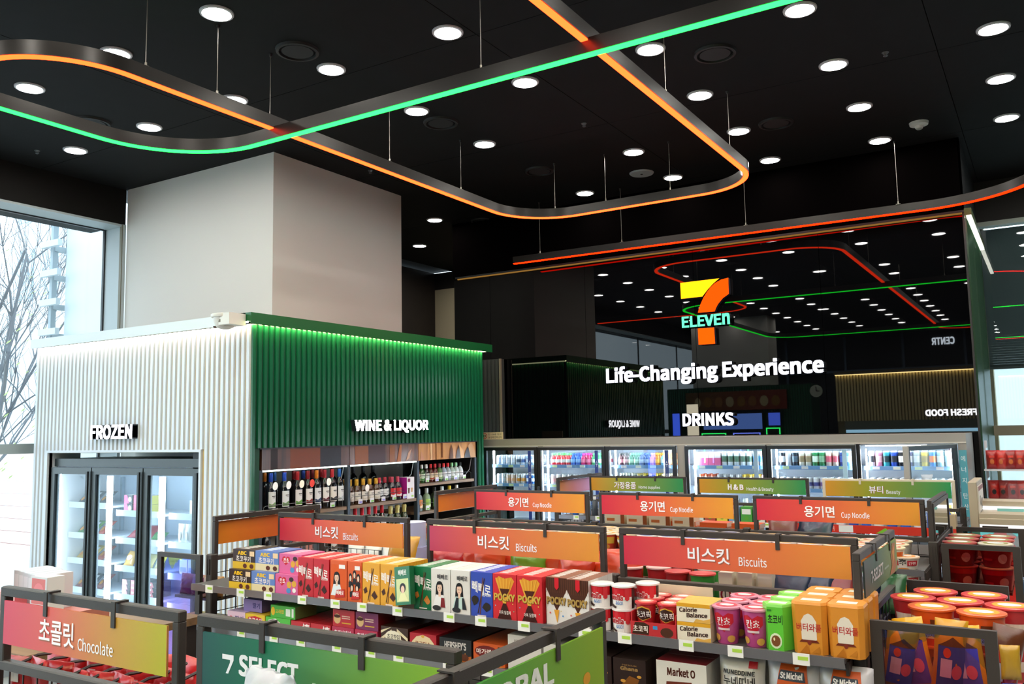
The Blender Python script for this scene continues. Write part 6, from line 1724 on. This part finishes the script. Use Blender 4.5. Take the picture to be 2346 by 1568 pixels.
# red sweets bags hanging behind the chocolate sign
for j in range(3):
    for i in range(8):
        bagthing('candy_bag', 'red candy bag hanging behind the chocolate sign, %s row, %s from the left' % (['front', 'middle', 'rear'][j], ORD[i]), 'candy', .095, .14, .035, ['#b01a20', '#c0242a', '#a8161c', '#b81e24'][(i + j) % 4], (-2.28 + i * .085 + .02 * (j % 2), 1.29 + .075 * j, 1.362 + .004 * (i % 3)), .15 * (-1) ** i, .1 - .12 * j, 200 + i + 8 * j, 'red candy bags', [('r', .2, .6, .6, .8, '#d8d0cc'), ('e', .5, .3, .3, .16, '#d8302c')] if i % 2 == 0 else None)
for i in range(5):
    bagthing('snack_bag', 'gold edged snack bag right of the red candy bags, %s from the left' % ORD[i], 'candy', .08, .1, .03, ['#c8981c', '#d8a82a', '#a8a030', '#c8781c', '#d0b030'][i], (-1.66 + .05 * i, 1.42 + .04 * i, 1.3305), .3 * (-1) ** i, -.3, 240 + i, 'gold snack bags')
t = T('plastic_wrap', 'crumpled translucent white plastic bag standing before the 7-SELECT sign', 'bag', (-1.205, 1.12, 1.4805))
pw = bag(.15, .155, .09, 250, 9)
rr_ = random.Random(3)
pw.v = [(x * (1.15 - .8 * max(0, z - .08) / .13) + rr_.uniform(-.007, .007), y + rr_.uniform(-.006, .006), z + rr_.uniform(-.006, .006)) for x, y, z in pw.v]
mp_ = bpy.data.materials.new('milky_plastic')
mp_.use_nodes = True
q = mp_.node_tree.nodes['Principled BSDF']
q.inputs['Base Color'].default_value = (.5, .54, .58, 1)
q.inputs['Roughness'].default_value = .25
q.inputs['Alpha'].default_value = .8
pw.build('film', mp_, t, smooth=True, soft=True)
t2 = T('bread_tray', 'dark steel tray under the plastic bag in front of the 7-SELECT sign', 'tray', (-1.5, .88, 1.3305))
G().box(0, 0, 0, .6, .3, .15).build('tray_body', CHAR, t2)

# ---------------------------------------------------------------- gift boxes on the low table at the left
tb = T('display_table', 'low wooden display table with gift boxes at the left edge', 'table', (-4.2, 1.75, 0))
tw = wood('#6a5238', '#8a6e4c', 3)
G().box(0, 0, 1.27, 1.1, .75, 1.30).build('tabletop', tw, tb)
for x in (.02, 1.03):
    for y in (.02, .68):
        G().box(x, y, 0, x + .05, y + .05, 1.27).build('leg', CHAR, tb)
cake = [('r', .04, .06, .96, .94, '#d07a80'), ('p', [(.15, .2), (.12, .55), (.5, .8), (.88, .55), (.85, .2)], '#c8384a'), ('e', .5, .56, .36, .16, '#e0b8a8'), ('e', .5, .58, .16, .07, '#b02a34')]
for k in range(4):
    box3('cake_box', .3, .08, .077, '#cf8a8a', '#d09a9a', '#d8a8a6', cake, 'pink red cake box at the left edge, %s of four stacked' % ['lowest', 'second lowest', 'second highest', 'topmost'][k], 'box', (-4.095 + .004 * k, 1.93, 1.3005 + .0775 * k), 'stacked pink cake boxes')
for k in range(5):
    box3('cookie_box', .052, .14, .14, '#b4bcc4', '#d0d2d4', '#c0c4cc', [('r', .1, .1, .9, .9, '#c8ccd4')], 'pale grey gift box of the row on the low table, %s from the left' % ORD[k], 'box', (-3.76 + .056 * k, 2.06 - .012 * k, 1.3665), 'grey gift boxes')
low_base = T('gift_carton', 'pink and brown carton under the row of grey gift boxes', 'box', (-3.77, 1.93, 1.3005))
G().box(0, 0, 0, .42, .3, .065, mis=[0, 1, 1, 0, 0, 0]).build('carton', [m('#a86a5a', .5), m('#c47a70', .5)], low_base)
t = box3('cookie_box', .115, .07, .15, '#c8ccd0', '#d8dad8', '#cfd2d4', [('r', .08, .3, .92, .95, '#c86a6a'), ('e', .5, .62, .3, .22, '#d87a80'), ('e', .5, .52, .16, .1, '#e0c0a0'), ('p', [(.1, .02), (.2, .2), (.6, .26), (.9, .14), (.9, .02)], '#c03028'), ('r', .9, .0, 1, 1, '#c8ccd0')], 'grey gift box with a red round picture, rightmost on the low table', 'box', (-3.475, 1.97, 1.366), 'grey gift boxes')
t = box3('cookie_box', .17, .05, .08, '#d8a0a0', '#c05a60', '#d88a90', [('r', .4, .1, .6, .9, '#3a4a2a'), ('r', .62, .1, .8, .95, '#d8b02a'), ('r', .05, .1, .35, .9, '#e0b0b0')], 'pink box with a dark window in front of the grey gift boxes', 'box', (-3.70, 1.94, 1.3660), 'front gift boxes')

# ================================================================ beige beauty unit and snack rack at the right
bu = T('beauty_unit', 'beige lit beauty display unit at the right edge', 'display unit', (-.445, 6.0, 0))
bl = m('#a89c86', .45)
G().cham(-.018, 0, 1.21, .03, .5, 1.69, .004).build('end_post', bl, bu)
G().box(-.02, 0, 0, .03, .5, 1.21).build('side_panel', bl, bu)
pst = G().box(.03, .03, 1.43, .036, .42, 1.66).build('poster', m('#dcd8d0', .5), bu)
prt([('r', 0, .88, 1, 1, '#8a4a3c'), ('e', .3, .6, .12, .14, '#4a4a4a'), ('e', .3, .62, .07, .09, '#c8b8a8'), ('e', .62, .5, .14, .16, '#4a4a4a'), ('e', .62, .52, .08, .1, '#c8b8a8'), ('r', .2, .2, .8, .34, '#8a8a8a')], side(.036, .03, 1.43, .39, .23), 'poster_print', bu)
G().box(.03, 0, 1.475, 1.4, .5, 1.50).build('worktop', bl, bu)
G().box(.03, .28, 1.50, 1.4, .5, 1.555).build('upstand', bl, bu)
G().box(.034, .262, 1.503, 1.4, .279, 1.525).build('light_strip', emi((1, .98, .95), 1.5), bu)
G().box(.12, .2, 1.501, .3, .204, 1.518).build('shelf_label', m('#7fc4c4', .4), bu)
G().cham(.03, -.01, 1.44, 1.4, .03, 1.475, .003).build('frame_top', bl, bu)
G().box(.03, .02, .1, 1.4, .04, 1.44).build('lit_panel', emi((1, .97, .95), 1.05), bu)
G().box(.045, -.004, 1.395, .18, .019, 1.428).build('dark_sign', m('#2a211c', .5), bu)
t = T('carton', 'brown carton with a red edge beside the beige beauty unit', 'box', (-.60, 5.865, 1.4105))
G().box(0, 0, 0, .07, .1, .09, mis=[0, 0, 0, 0, 0, 1]).build('carton_body', [m('#a8977a', .5), m('#b83a30', .5)], t)
# snack rack by the window
sr = T('snack_rack', 'white wire rack with clear bins of red snacks by the right window', 'rack', (-.49, 8.2, 0))
for x in (0, .62):
    G().box(x, 0, 0, x + .02, .02, 1.9).build('upright', m('#c4cad0', .4), sr)
for z in (1.66, 1.42, 1.18):
    G().box(0, -.22, z, .64, .02, z + .012).build('shelf', m('#d0d4d8', .4), sr)
bin_m = glass((.93, .95, .95), .9)
for z in (1.672, 1.432):
    g = G()
    g.box(.02, -.215, z, .62, -.212, z + .15).box(.02, -.215, z, .023, 0, z + .17).box(.617, -.215, z, .62, 0, z + .17)
    g.build('clear_bin', bin_m, sr)
for j, z in enumerate((1.6725, 1.4325)):
    for i in range(8):
        bagthing('snack_bag', 'red snack bag in the %s clear bin of the right rack, %s from the left' % (['upper', 'lower'][j], ORD[i]), 'snack', .08, .15, .05, ['#a81a1c', '#c02420', '#98161a'][(i + j) % 3], (-.435 + .066 * i, 8.07, z), .1 * (-1) ** i, -.12, 260 + i + 8 * j, 'red snack bags on the rack', [('e', .5, .35, .24, .16, '#d8703a' if j == 0 else '#2a2220'), ('r', .2, .6, .8, .75, '#d83a2c')])
t = sign3d('letter_plate', 'grey letter R standing on the rack shelf under the red snack bins', 'R', None, .012, m('#a9a69c', .5), m('#8a877e', .5), .09, .09, 0, (-.44, 8.0, 1.1925), cat='sign')
for i in range(3):
    bagthing('snack_bag', 'dark snack bag lying behind the letter plate, %s from the left' % ORD[i], 'snack', .12, .1, .06, ['#4a1418', '#2a1f1a', '#5a4a1c'][i], (-.4 + .1 * i, 8.13, 1.1925), 0, -.2, 280 + i, 'dark snack bags')
# ================================================================ outside the left window
G().box(-60, -40, -.25, -8.3, 45, -.12).build('ground', m('#b9bcb8', .9, grain=.1, scale=2))['kind'] = 'structure'
oc = T('building_column', 'broad white building column close outside the left window', 'column', (-9.5, 5.66, 0))
G().box(0, 0, -.12, 1.2, .9, 6.5).build('shaft', m('#d5dce0', .8), oc)
G().box(-.01, -.01, -.12, 1.21, .91, .2).build('base', m('#b0b6ba', .8), oc)
lf = T('louvre_frame', 'grey white louvre frame with slats standing outside the left window', 'frame', (-9.66, 5.45, 0))
lm = m('#c9d1d6', .6)
for x in (.06,):
    G().box(x, .08, -.12, x + .05, .14, 5.2).build('upright', m('#9fabb2', .6), lf)
    G().box(x + .07, .95, -.12, x + .12, 1.0, 5.2).build('upright', m('#9fabb2', .6), lf)
for k in range(8):
    z = 2.55 + k * .335
    G().box(0, 0, z, .34, .05, z + .07).build('slat', lm, lf)
    G().box(.07, .1, z - .03, .12, 1.0, z + .03).build('slat', m('#aab5bb', .6), lf)
tm = m('#6f7176', .9)
def tree(x, y, h, seed, label):
    t = T('bare_tree', label, 'tree', (x, y, -.12), 0, 'bare trees outside the window')
    r = random.Random(seed)
    def limb(p, d, L, rad, depth, g):
        pts, rs = [p], [rad]
        for k in range(5):
            d = (d + Vector((r.uniform(-.2, .2), r.uniform(-.2, .2), r.uniform(-.02, .14)))).normalized()
            p = p + d * L / 5
            pts.append(p)
            rs.append(rad * (1 - .12 * (k + 1)))
            if depth and k > 0:
                for q in range(2 if depth > 1 else 3):
                    nd = (d + Vector((r.uniform(-.9, .9), r.uniform(-.9, .9), r.uniform(-.1, .5)))).normalized()
                    limb(p, nd, L * r.uniform(.4, .65), rad * .48, depth - 1, g)
        g.tube(pts, rs, 5 if rad > .01 else 3)
    gt = G()
    for k in range(3):
        a = r.uniform(0, 6.28)
        limb(Vector((r.uniform(-.2, .2), r.uniform(-.2, .2), 0)), Vector((.22 * math.cos(a), .22 * math.sin(a), 1)).normalized(), h, .045, 0, gt)
    gt.build('trunk', tm, t)
    gb = G()
    for k in range(5):
        a = r.uniform(0, 6.28)
        limb(Vector((r.uniform(-.25, .25), r.uniform(-.25, .25), .4 + .3 * k)), Vector((.5 * math.cos(a), .5 * math.sin(a), 1)).normalized(), h * .75, .024, 2, gb)
    gb.build('branches', tm, t)
    gl = G()
    for k in range(160):
        p = Vector((r.gauss(0, 1.2), r.gauss(0, 1.2), r.uniform(h * .25, h * .85)))
        s = .03
        gl.add([p + Vector((-s, 0, 0)), p + Vector((0, s, s)), p + Vector((s, 0, 0)), p + Vector((0, -s, -s))], [(0, 1, 2, 3)])
    gl.build('young_leaves', m('#9fae6a', .8), t, kind='stuff')
tree(-12.2, 5.4, 5.0, 5, 'bare branching tree outside the left window, nearest the louvre frame')
tree(-13.6, 6.4, 5.6, 9, 'bare branching tree outside the left window, further back')
tree(-11.6, 3.9, 4.6, 14, 'bare slanting tree outside the left window, at the photo edge')
bd = T('office_building', 'pale glass office building across the street', 'building', (-34, 18, -.12))
G().box(0, 0, 0, 20, 8, 26).build('facade', m('#d9dde0', .8), bd)
g = G()
for k in range(8):
    for i in range(12):
        gg = G().box(.6 + i * 1.6, -.06, 1.2 + k * 3.1, 1.7 + i * 1.6, .02, 3.2 + k * 3.1).build('window', m('#b4cbdc', .15), bd)
b2 = T('low_building', 'low pale building with blue windows behind the trees', 'building', (-30, 9.5, -.12))
G().box(0, 0, 0, 9, 6, 5.2).build('facade', m('#dfe4e6', .8), b2)
for i in range(6):
    for k in range(2):
        G().box(.4 + 1.4 * i, -.05, .9 + 2.1 * k, 1.5 + 1.4 * i, .02, 2.4 + 2.1 * k).build('window', m('#8fb8d4', .2), b2)
bf = T('barrier_fence', 'salmon pink construction barrier wall across the pavement', 'fence', (-20, 9.2, -.12))
for k in range(9):
    G().box(0, 0, .235 * k, 6.6, .06, .235 * k + .222).build('panel', m('#ecc8c0', .7), bf)
for x in (0, 2.3, 4.5, 6.5):
    G().box(x, -.05, 0, x + .08, 0, 2.15).build('post', m('#c0b8b4', .6), bf)
rl = T('pavement_railing', 'grey steel pavement railing outside the left window', 'railing', (-12.2, 4.1, -.12))
rm = m('#8f9ca4', .4, me=.4)
for z in (.45, .8, 1.1):
    G().tube([(0, 0, z), (2.2, .55, z)], .025, 8).build('rail', rm, rl)
for k in range(3):
    x = .1 + 1.0 * k
    G().box(x - .05, .25 * x - .05, 0, x + .05, .25 * x + .05, 1.2).build('post', rm, rl)
aw = T('awning_bar', 'blue and red awning bar outside at the top of the left window', 'awning', (-9.6, 3.2, 4.42))
G().box(0, 0, .04, .25, 1.62, .13).build('fascia', m('#4a5f8f', .5), aw)
G().box(-.02, 0, 0, .25, 1.60, .04).build('red_edge', m('#c0503f', .5), aw)
# street beyond the right window
st = T('street_wall', 'pale low building across the street beyond the right window', 'building', (-2, 16, -.12))
G().box(0, 0, 0, 14, 3, 3.4).build('facade', m('#dfe4ea', .8), st)
G().box(-.2, -.3, 3.4, 14.2, 3.2, 3.7).build('canopy', m('#6a6e6c', .6), st)
g = G().box(-8.2, 10.9, -.2, 9, 30, -.12).build('rear_ground', m('#b9bcb8', .9, grain=.1, scale=2))
g['kind'] = 'structure'
